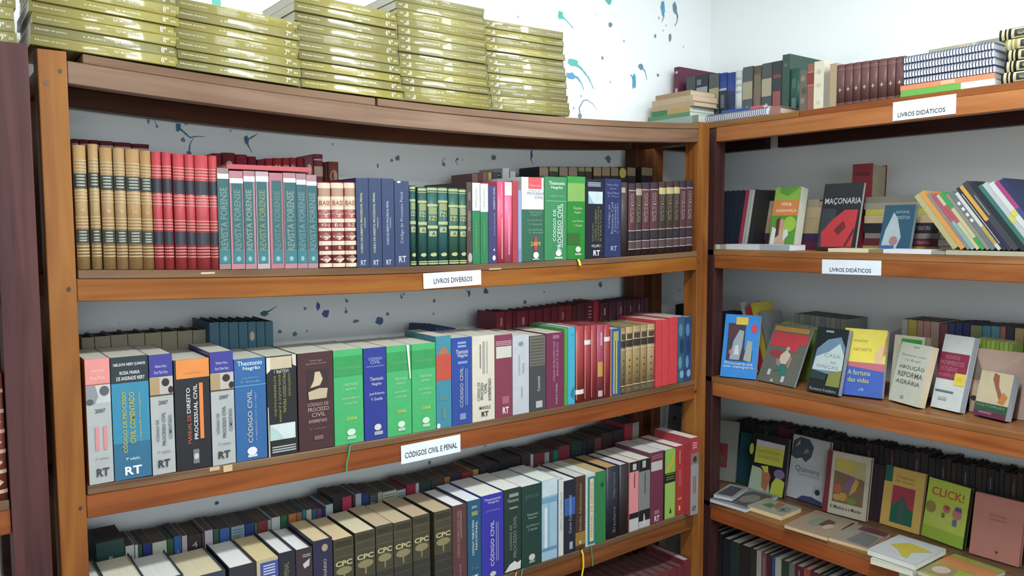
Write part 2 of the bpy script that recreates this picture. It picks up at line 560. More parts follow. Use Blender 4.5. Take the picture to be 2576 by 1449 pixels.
for s in [((1410, 38), 8, [[(1425, 52), (1443, 72)]], TE), ((1530, 0), 8, [], TE), ((1535, 63), 5, [], GB), ((1667, 20), 8, [[(1670, 40), (1665, 56)]], BL, 1.5),
          ((1697, 20), 8, [[(1704, 40), (1703, 54), (1697, 66)]], GB, 1.3), ((1685, 94), 5, [], GB, 1.4), ((1440, 156), 10, [[(1462, 172), (1480, 195), (1494, 225)]], TE, 0.75),
          ((1436, 190), 9, [[(1452, 195), (1463, 210), (1469, 228)]], BL, 0.7), ((1595, 206), 8, [[(1590, 192), (1585, 188)]], BL, 1.8), ((1612, 168), 6, [[(1622, 178), (1628, 202)]], GB),
          ((1655, 189), 3, [], GB), ((1459, 292), 5, [[(1457, 272), (1466, 254), (1476, 251), (1490, 260), (1502, 276)]], GB), ((545, 8), 14, [], TE, 1.2), ((1515, 146), 3, [], GB), ((1648, 91), 3, [], GB),
          ((373, 305), 5, [[(378, 290)]], BL, 1.5), ((448, 320), 9, [[(462, 332), (478, 346), (495, 343), (516, 344)]], '#3f7f9c', 1.2), ((475, 386), 7, [[(478, 362), (486, 348)]], '#3f7f9c'), ((460, 352), 6, [], GB),
          ((620, 352), 9, [[(632, 346), (648, 336)], [(624, 366), (634, 384)]], '#4a7896', 1.2), ((395, 318), 4, [[(388, 300)]], BL), ((985, 404), 4, [], GB), ((1000, 398), 6, [], GB), ((950, 417), 4, [], GB, 1.5),
          ((1116, 414), 4, [[(1113, 404), (1122, 396)]], GB), ((1150, 400), 3, [[(1146, 404), (1152, 418)]], GB), ((1242, 396), 6, [], GB), ((1337, 388), 5, [[(1335, 402), (1342, 414)]], '#47709c', 1.6), ((1530, 399), 7, [[(1520, 398)]], GB),
          ((665, 788), 9, [[(678, 782), (697, 770)]], '#3c6f86', 0.8), ((800, 770), 7, [], '#4f5f9a', 1.5), ((819, 789), 10, [], '#56649c'), ((767, 776), 4, [], GB), ((872, 757), 4, [[(868, 750)]], GB), ((870, 784), 4, [[(869, 772)]], GB),
          ((975, 790), 4, [], GB), ((954, 808), 9, [[(945, 800)]], '#56729a'), ((895, 808), 6, [], GB, 0.7), ((741, 840), 6, [], GB), ((704, 834), 5, [], GB), ((1180, 738), 5, [[(1172, 728)]], '#56729a', 1.4), ((1092, 757), 4, [], GB),
          ((1010, 748), 3, [[(1006, 738)]], GB), ((1222, 732), 6, [], '#56729a'), ((1510, 716), 5, [], GB), ((560, 805), 3, [], GB), ((1320, 760), 4, [], GB), ((545, 1265), 5, [], '#3c6f86'), ((1080, 1163), 4, [], GB)]:
    splash(*s)

# ------------------------------------------------------------------ bookcases
WX_ = ('#b27a45', '#8a5330')
PLK = ('#94765c', '#6e523e')
DRK = ('#5a3a38', '#3f2728')
RAIL = {1: (1.823, 0.042, 0.018, 0.030), 2: (1.411, 0.044, 0.017, 0.017), 3: (0.984, 0.047, 0.018, 0.012), 4: (0.545, 0.045, 0.018, 0.012), 5: (0.12, 0.045, 0.018, 0.004)}
AX0, AX1 = 0.048, 1.843
def sagA(l, x):
    t = min(1, max(0, (x - AX0) / (AX1 - AX0)))
    return RAIL[l][3] * 4 * t * (1 - t)
def zA(l, x):
    b, r, p, s = RAIL[l]
    return b + r + p - sagA(l, x)
def bar_x(name, x0, x1, y0, y1, zb, zt, level, m, parent, n=24):
    """a board along x that hangs a little in the middle like the real one"""
    vv, ff = [], []
    for i in range(n + 1):
        x = x0 + (x1 - x0) * i / n
        s = sagA(level, x) if level else 0
        vv += [(x, y0, zb - s), (x, y1, zb - s), (x, y1, zt - s), (x, y0, zt - s)]
    for i in range(n):
        a, b = 4 * i, 4 * i + 4
        ff += [(a, b, b + 3, a + 3), (a + 1, a + 2, b + 2, b + 1), (a, a + 1, b + 1, b), (a + 3, b + 3, b + 2, a + 2)]
    ff += [(0, 3, 2, 1), (4 * n, 4 * n + 1, 4 * n + 2, 4 * n + 3)]
    o = link(name, pyd(name, vv, ff), parent, m)
    bv = o.modifiers.new('bevel', 'BEVEL')
    bv.width = 0.0015
    bv.limit_method = 'ANGLE'
    return o
RW = {1: ('#a08470', '#866854'), 2: ('#b57a42', '#965a30'), 3: ('#a8653e', '#84482c'), 4: ('#96643f', '#744329'), 5: ('#96643f', '#744329')}
caseA = tag(empty('bookcase', (0, 0, 0)), 'long varnished wooden bookcase with sagging shelves along the paint-splattered wall', 'bookcase')
for x0, x1, y0, y1, zt in ((0, 0.048, 0, 0.06, 1.8815), (1.843, 1.897, 0, 0.055, 1.888), (0, 0.048, 0.285, 0.34, 1.86), (1.85, 1.897, 0.285, 0.34, 1.86)):
    box('post', x0, x1, y0, y1, 0, zt, wood(*WX_, 'z') if y0 == 0 else wood('#7b4d36', '#5e3828', 'z'), caseA, 0.002)
for l in range(1, 6):
    b, r, p, s = RAIL[l]
    bar_x('front_rail', AX0 + 0.0005, AX1 - 0.0005, 0.002, 0.034, b, b + r, l, wood(*RW[l], 'x'), caseA)
    bar_x('rear_rail', AX0 + 0.0005, AX1 + 0.006, 0.30, 0.34, b, b + r, l, wood('#7b4d36', '#5e3828', 'x'), caseA)
    for x in (0.012, 1.858):
        box('side_rail', x, x + 0.026, 0.061, 0.284, b, b + r, wood('#7b4d36', '#5e3828', 'y'), caseA)
    if l == 1:
        xs = onY(208, 145).x
        xm = onY(946, 260).x
        bar_x('shelf_plank', xs, xm, 0.003, 0.165, b + r, b + r + p, l, wood('#a0846a', '#80624e', 'x'), caseA)
        bar_x('shelf_plank', xm + 0.004, AX1 - 0.001, 0.0, 0.165, b + r, b + r + p, l, wood('#a0846a', '#80624e', 'x'), caseA)
        bar_x('shelf_plank', AX0 + 0.002, AX1 - 0.001, 0.172, 0.335, b + r, b + r + p, l, wood(*PLK, 'x'), caseA)
    else:
        bar_x('shelf_plank', AX0 + 0.003, AX1 - 0.001, 0.0, 0.165, b + r, b + r + p, l, wood(*PLK, 'x'), caseA)
        bar_x('shelf_plank', AX0 + 0.002, AX1 - 0.001, 0.172, 0.335, b + r, b + r + p, l, wood(*PLK, 'x'), caseA)

def disc_on(name, px, py, r, col, parent, stretch=1.0, y=-0.0006):
    c = onY(px, py, 0.0)
    n = 12
    vv = [(c.x, y, c.z)] + [(c.x + r * math.cos(2 * math.pi * k / n), y, c.z + r * stretch * math.sin(2 * math.pi * k / n)) for k in range(n)]
    link(name, pyd(name, vv, [(0, 1 + k, 1 + (k + 1) % n) for k in range(n)]), parent, mat(col, 0.6, 'print'))
for kx, ky, kr, kc in ((151, 179, 0.0034, '#5e3c22'), (117, 208, 0.0045, '#7a5030'), (173, 728, 0.0038, '#50301a'), (202, 1279, 0.0034, '#50301a'), (188, 1000, 0.002, '#8a6038'), (1757, 660, 0.004, '#4c2e18'), (1750, 985, 0.005, '#4c2e18')):
    disc_on('wood_knot', kx, ky, kr, kc, caseA, 1.3)
def tape(px0, px1, py0, py1, col):
    a, b = onY(px0, py1), onY(px1, py0)
    box('masking_tape', a.x, b.x, -0.0012, 0.0, a.z, b.z, mat(col, 0.5, 'paper'), caseA)
tape(527, 552, 1172, 1186, '#b09a72')
tape(562, 584, 1168, 1188, '#b8a47c')
tape(505, 540, 684, 690, '#b4a48c')
tape(1230, 1260, 674, 679, '#a89880')

# bookcase along the right wall
BX = 1.95
RB = {1: (1.832, 0.046, 0.019), 2: (1.412, 0.044, 0.019), 3: (0.980, 0.046, 0.018), 4: (0.548, 0.046, 0.018), 5: (0.12, 0.046, 0.018)}
BY0, BY1 = -1.5, 0.36
def zB(l):
    return sum(RB[l])
caseB = tag(empty('bookcase', (BX, 0, 0)), 'orange-brown wooden bookcase along the plain white side wall', 'bookcase')
def boxB(name, x0, x1, y0, y1, z0, z1, m, bev=0.0015):
    return box(name, x0 - BX, x1 - BX, y0, y1, z0, z1, m, caseB, bev)
WBx = ('#c9895c', '#a3663f')
for y0, y1, m in ((0.295, 0.36, wood('#9a6440', '#74452d', 'z')), (0.018, 0.07, wood(*DRK, 'z')), (-1.5, -1.45, wood(*WBx, 'z'))):
    boxB('post', BX, BX + 0.05, y0, y1, 0, 1.876, m)
    if y0 != 0.018:
        boxB('post', WR - 0.06, WR - 0.015, y0, y1, 0, 1.876, wood(*DRK, 'z'))
segs = ((0.071, 0.294), (-1.449, 0.017))
for l in range(1, 6):
    b, r, p = RB[l]
    for y0, y1 in segs:
        boxB('front_rail', BX + 0.001, BX + 0.034, y0, y1, b, b + r, wood(*[WBx, ('#b0734a', '#90532f'), ('#cc8454', '#a46240'), ('#bc7048', '#965434'), ('#8d5636', '#6e4028')][l - 1], 'y'))
        boxB('rear_rail', WR - 0.055, WR - 0.02, y0, y1, b, b + r, wood(*DRK, 'y'))
    for y in (0.30, -1.49):
        boxB('side_rail', BX + 0.052, WR - 0.062, y, y + 0.03, b, b + r, wood(*DRK, 'x'))
    yj = -0.29
    pm = wood('#a97c4e', '#85582f', 'y') if l == 1 else wood(*PLK, 'y')
    pm2 = wood('#a5673f', '#82482b', 'y')
    if l == 1:
        boxB('shelf_plank', BX, BX + 0.18, yj, BY1, b + r, b + r + p, pm)
        boxB('shelf_plank', BX + 0.002, BX + 0.18, BY0, yj - 0.003, b + r, b + r + p, pm2)
    else:
        boxB('shelf_plank', BX, BX + 0.18, BY0, BY1, b + r, b + r + p, wood('#b4835a', '#8e5e3c', 'y'))
    boxB('shelf_plank', BX + 0.186, WR - 0.012, BY0, BY1, b + r, b + r + p, wood(*PLK, 'y'))

# dark bookcase at the left edge
caseC = tag(empty('bookcase', (-1.0, 0, 0)), 'dark purplish wooden bookcase cut off by the picture edge', 'bookcase')
CX0, CX1 = -1.9, -0.0145
def boxC(name, x0, x1, y0, y1, z0, z1, m, bev=0.0015):
    return box(name, x0 + 1.0, x1 + 1.0, y0, y1, z0, z1, m, caseC, bev)
CW = ('#6b4645', '#4d3033')
for x0, x1 in ((CX0, CX0 + 0.06), (CX1 - 0.062, CX1)):
    boxC('post', x0, x1, -0.004, 0.058, 0, 1.886, wood(*CW, 'z', 0.5))
    boxC('post', x0, x1, 0.285, 0.34, 0, 1.87, wood(*DRK, 'z'))
for l in range(1, 6):
    b, r, p, s = RAIL[l]
    boxC('front_rail', CX0 + 0.061, CX1 - 0.063, 0.002, 0.034, b, b + r, wood(*RW[l], 'x'))
    boxC('rear_rail', CX0 + 0.061, CX1 - 0.063, 0.30, 0.335, b, b + r, wood(*DRK, 'x'))
    boxC('shelf_plank', CX0 + 0.062, CX1 - 0.064, 0.0, 0.165, b + r, b + r + p, wood(*PLK, 'x'))
    boxC('shelf_plank', CX0 + 0.062, CX1 - 0.064, 0.172, 0.335, b + r, b + r + p, wood(*PLK, 'x'))

# paper labels taped to the rails
def card(corners, text, label, tx0, tx1, ty0, ty1):
    """corners: lower left, lower right, upper left; lettering box in fractions of the card"""
    bl, br, tl = corners
    ex = (br - bl)
    W = ex.length
    ex.normalize()
    ez = (tl - bl) - ex * (tl - bl).dot(ex)
    H = ez.length
    ez.normalize()
    ey = ez.cross(ex)
    root = tag(empty('shelf_label', M=mframe(bl - ey * 0.0012, ex, ey, ez)), label, 'label', 'printed paper labels on the shelf rails')
    link('paper_strip', pyd('paper_strip', boxv(0, W, 0, 0.0006, 0, H), BOXF), root, mat('#ccd5de', 0.45, 'paper'))
    if text:
        decorate(root, [T_(text, 'h', (tx0 + tx1) / 2, (ty0 + ty1) / 2, tx1 - tx0, ty1 - ty0, '#2c313c', 'printed_lettering', 0.012)], W, H, lambda u: 0.0, 0.0)
card((onY(1065, 727), onY(1210, 716), onY(1063, 688)), 'LIVROS DIVERSOS', 'white paper label on the middle rail of the long bookcase', 0.17, 0.84, 0.28, 0.62)
card((onY(1009, 1168), onY(1158, 1136), onY(1007, 1122)), 'CÓDIGOS CIVIL E PENAL', 'white paper label on the lower rail of the long bookcase', 0.06, 0.94, 0.27, 0.66)
card((onX(2246, 305), onX(2405, 286), onX(2246, 258)), 'LIVROS DIDÁTICOS', 'white paper label on the top rail of the side bookcase', 0.085, 0.84, 0.16, 0.46)
card((onX(2068, 688), onX(2217, 693.5), onX(2068, 652.5)), 'LIVROS DIDÁTICOS', 'white paper label on the middle rail of the side bookcase', 0.14, 0.84, 0.16, 0.5)
card((onX(2263, 1478), onX(2425, 1527), onX(2263, 1430)), None, 'white paper label on the lowest visible rail of the side bookcase', 0, 0, 0, 0)

# ------------------------------------------------------------------ books on the long bookcase
def bkA(level, p0, p1, ptop, pym, name, label, cover, decos=(), yf=0.003, dp=0.16, kind='hard', bulge=0.0, hmin=None, **kw):
    yb = yf + bulge
    x0, x1 = onY(p0, pym, yb).x + 0.0005, onY(p1, pym, yb).x - 0.0005
    xc = (x0 + x1) / 2
    z = max(zA(level, x0), zA(level, x1)) + 0.0006
    h = onY((p0 + p1) / 2, ptop, yb).z - z
    if hmin:
        h = max(h, hmin)
    return book(name, label, kw.pop('cat', 'book'), Matrix.Translation((xc, yb, z)), x1 - x0, h, dp, cover, decos, kind, bulge, **kw)

# ---- upper shelf, front row
def gilt_set(base, line, band, txt, no=None):
    q = []
    for a in (0.80, 0.555, 0.345, 0.11):
        q += [a, a + 0.026, a + 0.052, a + 0.078]
    d = [B_(0.654, 0.774, band), B_(0.214, 0.325, band), L_(q, line, 0.010)]
    if txt:
        d += [L_([0.755, 0.73, 0.705, 0.68], txt, 0.010, 0.16, 0.84, 'small_print'), L_([0.305, 0.28, 0.255, 0.235], txt, 0.009, 0.2, 0.8, 'small_print')]
    if no:
        d.append(T_(no, 'h', 0.5, 0.48, 0.28, 0.026, '#e3cf9c', 'volume_number'))
    return d
tan = [(188, 221.5, 366, '4'), (226, 252, 363, '11'), (255, 287, 372, '8'), (288.5, 318, 373.5, '9'), (319, 355, 376, '10'), (355, 383.5, 380, '12')]
for i, (a, b, t, no) in enumerate(tan):
    bkA(2, a, b, t, 521, 'bound_volume', ORD[i] + ' of six ochre volumes with black bands, counted from the post', ['#b88f52', '#b89458', '#b48a50', '#b6905a', '#b68a4e', '#b4864a'][i],
        gilt_set(0, '#c4ac7c', '#3d453f', '#b9bba6', no), bulge=0.006, group='ochre volumes with black bands', rough=0.4)
red = [(384, 409, 382), (410, 434.5, 383), (437, 466.5, 387), (467, 491, 389), (491.5, 526, 391), (526.5, 548.5, 392.5)]
for i, (a, b, t) in enumerate(red):
    bkA(2, a, b, t, 521, 'bound_volume', ORD[i] + ' of six coral red volumes with black bands, counted from the ochre ones', '#c63a44',
        gilt_set(0, '#d88c80', '#2e3440', None), bulge=0.006, group='coral red volumes with black bands', rough=0.38)
grn = [(548.8, 578.6, 423, 1, 0), (579.2, 614, 430, 1, 1), (614.5, 644, 430, 1, 0), (645, 678, 431.5, 1, 2), (679, 713.5, 435, 0, 1), (714, 746, 435, 1, 0), (746.4, 772, 437, 1, 0), (772.3, 798.5, 440, 1, 0)]
look = ['with the widest plain edge beside the red volumes', 'second in the row', 'third in the row', 'with a pale grey border', 'without a white sticker', 'sixth in the row', 'seventh in the row', 'next to the cream volumes']
for i, (a, b, t, st, br) in enumerate(grn):
    u0, u1 = [(0.0, 1.0), (0.14, 0.93), (0.0, 0.82), (0.06, 0.86), (0.17, 0.9), (0.06, 1.0), (0.0, 1.0), (0.05, 1.0)][i]
    d = [B_(0.055, 0.92, '#236468', u0, u1, 'printed_panel'), B_(0.06, 0.2, '#2d7a82', u0 + 0.02, u1 - 0.02, 'printed_panel'),
         T_('REVISTA FORENSE', 'up', (u0 + u1) / 2, 0.5, 0.62, (u1 - u0) * 0.62, ['#6f8c80', '#6c8884', '#84968e', '#7c8a64', '#5c7c78', '#76908a', '#62868a', '#6a8888'][i], bold=0.02), E_((u0 + u1) / 2, 0.105, 0.17, 0.026, '#7fb6bc')]
    if st:
        d.append(B_([0.895, 0.875, 0.89, 0.895, 0, 0.9, 0.885, 0.885][i], [0.945, 0.925, 0.945, 0.95, 0, 0.945, 0.935, 0.93][i], '#eef3f4', 0, 1, 'white_sticker'))
    bkA(2, a, b, t, 555, 'law_review', ('teal law review with mauve borders, ' + look[i]), ['#9c7f80', '#c07a88', '#b28088', '#bfa6aa', '#b9707e', '#b87e88', '#a98088', '#b0808c'][i], d, kind='soft', group='teal law reviews', rough=0.35)
xa, xb = onY(582, 430).x, onY(797, 437).x
def flat_x(name, label, cat, x0, x1, z0, th, y0, dp, cover, decos=(), invert=False, kind='soft', **kw):
    """a book lying flat with its spine towards the room"""
    if invert:
        M = mframe(Vector((x1, y0, z0 + th / 2)), Z, Y, -X)
    else:
        M = mframe(Vector((x0, y0, z0 + th / 2)), -Z, Y, X)
    return book(name, label, cat, M, th, x1 - x0, dp, cover, decos, kind, **kw)
flat_x('thin_book', 'thin red book lying across the tops of the teal law reviews', 'book', xa, xb, onY(690, 434).z + 0.0065, 0.010, 0.03, 0.12, '#c0464e', kind='hard')
base = [(800, 832.5, 'G-J', '8'), (833, 865.5, 'E-G', '5'), (866, 895, 'S-Z', '10')]
for i, (a, b, s, no) in enumerate(base):
    cr = '#ead0b4'
    d = [B_(0.93, 0.99, cr), B_(0.80, 0.835, cr), B_(0.68, 0.715, cr), B_(0.835, 0.93, '#b98f72', 0.05, 0.95, 'spine_panel'), B_(0.715, 0.80, '#e3c4a2', 0, 1, 'spine_panel'), T_('BASE', 'h', 0.5, 0.757, 0.86, 0.055, '#8a3c40', bold=0.01),
         D_(0.5, 0.635, 0.46, 0.045, cr), D_(0.5, 0.635, 0.3, 0.028, '#c99c84'), B_(0.53, 0.575, cr), T_(s, 'h', 0.5, 0.5, 0.62, 0.038, '#f0d9c0', 'volume_letters', 0.01), B_(0.43, 0.468, cr), D_(0.5, 0.37, 0.46, 0.045, cr), D_(0.5, 0.37, 0.3, 0.028, '#c99c84'),
         B_(0.265, 0.315, cr), T_(no, 'h', 0.5, 0.235, 0.24, 0.036, '#f0d9c0', 'volume_number', 0.01), B_(0.155, 0.2, cr), D_(0.5, 0.105, 0.46, 0.045, cr), D_(0.5, 0.105, 0.3, 0.028, '#c99c84'), B_(0.01, 0.055, cr)]
    bkA(2, a, b, 458.5, 568, 'dictionary_volume', 'cream and maroon patterned volume lettered ' + s + ' on the upper shelf', '#a5484c', d, bulge=0.007, group='cream patterned dictionary volumes', rough=0.35)
navy = [(896.5, 928.3, 448, '#c8cf8e'), (928.7, 960.4, 448, '#c8cf8e'), (961, 992, 449, '#b9c6d6'), (992.7, 1030, 455, '#9fb0c8')]
for i, (a, b, t, c) in enumerate(navy):
    if i < 3:
        d = [T_('CURSO DE DIREITO PROCESSUAL PENAL', 'up', 0.4 if i < 2 else 0.45, 0.5, 0.68 if i < 2 else 0.5, 0.17, c, bold=0.008), T_('volume', 'up', 0.66, 0.5, 0.12, 0.13, c, 'small_print'), T_('RT', 'h', 0.5, 0.052, 0.42, 0.055, '#c2c8d2', 'publisher_mark', 0.02)]
    else:
        d = [T_('Código de Processo Penal', 'up', 0.5, 0.57, 0.6, 0.26, c), T_('RT', 'h', 0.5, 0.085, 0.5, 0.075, '#c2c8d2', 'publisher_mark', 0.02), E_(0.3, 0.985, 0.14, 0.012, '#dcdcdc', 'worn_corner')]
    bkA(2, a, b, t, 568, 'law_book', ['navy law book right beside the cream patterned volumes', 'second navy law book with a yellowish spine title', 'navy law book with a pale blue spine title', 'widest navy law book, next to the green and gold volumes'][i], '#2b3d68', d, kind='soft', group='navy law books', rough=0.35)
gg = [(1030.5, 1046, 466.6), (1051, 1073.8, 471), (1074.5, 1101, 470), (1101.5, 1126, 471), (1128, 1153, 473), (1153.8, 1173, 475)]
for i, (a, b, t) in enumerate(gg):
    g = '#b3b878'
    lo = 0.05 if i in (2, 4, 5) else 0.0
    d = [B_(0.955, 0.985, g), B_(0.93, 0.94, g), B_(0.80 - lo, 0.83 - lo, g), B_(0.70 - lo, 0.79 - lo, '#8f9a63', 0.1, 0.9, 'spine_panel'), B_(0.62 - lo, 0.68 - lo, '#9aa468', 0.12, 0.85, 'spine_panel'), B_(0.52 - lo, 0.56 - lo, g),
         B_(0.42 - lo, 0.49 - lo, '#a8ae70', 0.1, 0.8, 'spine_panel'), T_('N', 'h', 0.5, 0.65 - lo, 0.5, 0.045, '#2a5a54', 'volume_letters', 0.02), T_('A', 'h', 0.5, 0.455 - lo, 0.4, 0.045, '#2a5a54', 'volume_letters', 0.02),
         E_(0.5, 0.14, 0.32, 0.025, g), B_(0.015, 0.035, g), B_(0.045, 0.06, g)]
    bkA(2, a, b, t, 570, 'bound_volume', ORD[i] + ' of six dark green volumes with gold panels beside the navy books', ['#1f5450', '#205a56', '#1f5e56', '#226064', '#27604e', '#27604e'][i], d, bulge=0.005, group='dark green and gold volumes', rough=0.35)
bkA(2, 1173.8, 1187.3, 458, 562, 'law_book', 'narrow dark brown book with worn foot between green volumes and white-topped ones', '#4b3836', [T_('CÓDIGO', 'up', 0.5, 0.83, 0.1, 0.5, '#b9aaa0'), T_('PROCESSO', 'up', 0.5, 0.53, 0.24, 0.42, '#c2b092'), E_(0.6, 0.08, 0.4, 0.06, '#b9a9a4', 'worn_patch')], dp=0.21)
for i, (a, b) in enumerate(((1188, 1207.8), (1208.3, 1228))):
    bkA(2, a, b, 460 + i * 2, 562, 'law_book', ['first', 'second'][i] + ' of two slim green books with white tops', '#087f4c', [B_(0.66 - 0.01 * i, 1, '#eef2ee', name='white_band'), T_('CONSTITUIÇÃO', 'down', 0.5, 0.82, 0.26, 0.28, '#2a4038', bold=0.01), T_('DA REPÚBLICA', 'down', 0.5, 0.33, 0.4, 0.2, '#8fae20')], kind='soft', group='slim green and white books', rough=0.3)
bkA(2, 1228.5, 1249.5, 467, 562, 'law_book', 'slim indigo book with white title beside the pink ones', '#3a3670', [T_('DIREITO CIVIL', 'up', 0.7, 0.84, 0.28, 0.22, '#cfcfe0'), T_('volume', 'up', 0.7, 0.5, 0.3, 0.2, '#8f8fb8', 'small_print'), T_('4', 'h', 0.65, 0.175, 0.2, 0.035, '#e8e8ee', 'volume_number', 0.02), E_(0.65, 0.07, 0.2, 0.035, '#d4d4de')], kind='soft')
bkA(2, 1250, 1268, 456, 562, 'law_book', 'slim pink book pressed against the indigo one', '#e8406c', [V_([0.62], 0.05, 0.55, '#f7b6a8', 0.12), V_([0.55], 0.6, 0.97, '#f2a0a8', 0.1)], kind='soft', bulge=0.003)
bkA(2, 1268.4, 1288.4, 457, 562, 'law_book', 'slim pink book with a cream paper label at its top', '#ee5d88', [B_(0.83, 0.99, '#efd9d0', 0.05, 0.98, 'paper_label'), V_([0.5], 0.1, 0.6, '#f5b0b0', 0.1)], kind='soft', bulge=0.003)
bkA(2, 1288.8, 1303, 455, 562, 'law_book', 'narrow crimson book beside the pink ones', '#b3283c', kind='soft')
bkA(2, 1303.3, 1311.6, 479, 562, 'thin_book', 'very thin pale blue book beside the white and green one', '#93a2cc', [B_(0, 0.18, '#7a8ec4')], kind='soft')
bkA(2, 1312, 1368, 446, 552, 'law_book', 'wide book, white above and dark green below, dated 2009', '#dfe6e4', [B_(0, 0.62, '#23644a', name='green_half'), B_(0.865, 1, '#e8424a', 0.3, 0.9, 'red_block'), T_('Theotonio', 'h', 0.6, 0.905, 0.5, 0.03, '#f2a8a8'), T_('CÓDIGO DE', 'h', 0.55, 0.845, 0.6, 0.02, '#9aa8b4', 'small_print'), T_('PROCESSO', 'h', 0.62, 0.81, 0.75, 0.03, '#8090a0'), T_('CIVIL', 'h', 0.78, 0.765, 0.4, 0.03, '#8090a0'),
     T_('Theotonio', 'h', 0.6, 0.59, 0.6, 0.026, '#7fa890'), T_('Negrão', 'h', 0.6, 0.555, 0.44, 0.028, '#7fa890'), T_('José Roberto', 'h', 0.58, 0.49, 0.7, 0.026, '#7fa890'), T_('F. Gouvêa', 'h', 0.6, 0.445, 0.6, 0.028, '#7fa890'), T_('Luis Guilherme', 'h', 0.6, 0.38, 0.66, 0.026, '#7fa890'), T_('A. Bondioli', 'h', 0.62, 0.345, 0.66, 0.026, '#7fa890'),
     B_(0.13, 0.29, '#c03038', 0.54, 0.68, 'red_cross'), T_('2009', 'h', 0.6, 0.21, 0.46, 0.05, '#d2b83c', 'year', 0.01), E_(0.62, 0.075, 0.13, 0.04, '#e6e6da', 'publisher_mark'), B_(0.02, 0.034, '#b9c6b6', 0.46, 0.76, 'publisher_mark')], kind='soft', rough=0.3)
bkA(2, 1369.5, 1425.7, 445, 552, 'law_book', 'wide mid-green law book with vertical white title beside the 2009 one', '#2f8d55', [T_('Theotonio', 'h', 0.55, 0.925, 0.72, 0.042, '#dcecdf', bold=0.008), T_('Negrão', 'h', 0.55, 0.87, 0.52, 0.042, '#dcecdf', bold=0.008), T_('José Roberto F. Gouvêa', 'h', 0.55, 0.77, 0.62, 0.02, '#a8d0b4', 'small_print'), L_([0.71], '#8fd0a4', 0.006, 0.05, 1),
     T_('CÓDIGO DE', 'up', 0.42, 0.42, 0.38, 0.16, '#d6e8d8', bold=0.01), T_('PROCESSO CIVIL', 'up', 0.66, 0.4, 0.56, 0.2, '#d6e8d8', bold=0.012), V_([0.8], 0.15, 0.68, '#bfe0c8', 0.03), E_(0.62, 0.085, 0.14, 0.036, '#e6eee2', 'publisher_mark'), B_(0.02, 0.04, '#c6dcc8', 0.44, 0.8, 'publisher_mark')], kind='soft', rough=0.3)
def ribbon(pts_px, col, y=-0.006, w=0.0032):
    """a bookmark ribbon hanging over the shelf edge, as a part of its book"""
    def f(root, t, h, dp):
        bpy.context.view_layer.update()
        inv = root.matrix_world.inverted()
        pts = [onY(a, b, y - 0.001 * i) for i, (a, b) in enumerate(pts_px)]
        zs = root.matrix_world.translation.z + 0.0002
        pts = [Vector((pts[0].x, 0.012, zs)), Vector((pts[0].x, -0.004, zs))] + pts[1:]
        vv, ff = [], []
        fine = []
        for i in range(len(pts) - 1):
            for j in range(3):
                fine.append(pts[i].lerp(pts[i + 1], j / 3))
        fine.append(pts[-1])
        for q in fine:
            vv += [inv @ (q + X * w * 0.5), inv @ (q - X * w * 0.5), inv @ (q - X * w * 0.5 + Y * 0.0006), inv @ (q + X * w * 0.5 + Y * 0.0006)]
        for i in range(len(fine) - 1):
            a, b = 4 * i, 4 * i + 4
            ff += [(a + k, a + (k + 1) % 4, b + (k + 1) % 4, b + k) for k in range(4)]
        ff += [(0, 1, 2, 3), tuple(4 * (len(fine) - 1) + k for k in (3, 2, 1, 0))]
        link('ribbon_bookmark', pyd('ribbon_bookmark', vv, ff), root, mat(col, 0.5, 'cloth'))
    return f
bkA(2, 1426.5, 1471.8, 444, 550, 'law_book', 'bright green law book with a yellow ribbon hanging below it', '#118a26', [B_(0.7, 0.92, '#7fb24c', 0.02, 0.98, 'pale_band'), B_(0.92, 1, '#1c9a2c', name='spine_band'), T_('Theotonio', 'h', 0.58, 0.62, 0.5, 0.034, '#c2d8b4'), T_('Negrão', 'h', 0.58, 0.565, 0.36, 0.034, '#c2d8b4'), T_('José Roberto', 'h', 0.58, 0.46, 0.6, 0.03, '#c2d8b4'), T_('F. Gouvêa', 'h', 0.6, 0.41, 0.44, 0.03, '#c2d8b4'),
     B_(0.18, 0.32, '#2a6a1c', 0, 0.7, 'dark_patch'), E_(0.6, 0.12, 0.15, 0.036, '#d6e0c8', 'publisher_mark'), B_(0.05, 0.07, '#b0ccaa', 0.42, 0.78, 'publisher_mark')], kind='soft', rough=0.28, extra=ribbon([(1456, 652), (1458, 660), (1460, 668)], '#dcc030', w=0.008))
bkA(2, 1472.5, 1520.3, 451, 550, 'law_book', 'black law book with a shiny square sticker on the upper shelf', '#1c2130', [L_([0.955, 0.935, 0.915], '#9aa4b4', 0.013, 0.12, 0.8, 'small_print'), B_(0.69, 0.845, '#c4dce4', 0.14, 0.9, 'shiny_sticker', 0.15), P_([(0.14, 0.69), (0.45, 0.69), (0.14, 0.81)], '#8fbcc4', 'sticker_sheen', 0.15), T_('EXECUÇÃO', 'up', 0.38, 0.33, 0.23, 0.1, '#8f8f50'), T_('CONTRA A FAZENDA', 'up', 0.53, 0.42, 0.4, 0.1, '#8f8f50'), T_('COMENTÁRIOS', 'up', 0.66, 0.44, 0.44, 0.1, '#8f8f50'), T_('E PRÁTICA', 'up', 0.78, 0.42, 0.4, 0.09, '#8f8f50'), T_('VOLUME 1', 'h', 0.55, 0.155, 0.5, 0.034, '#c8ccd4', bold=0.01), T_('RT', 'h', 0.58, 0.065, 0.36, 0.07, '#e4e6ea', 'publisher_mark', 0.03)], kind='soft', rough=0.3)
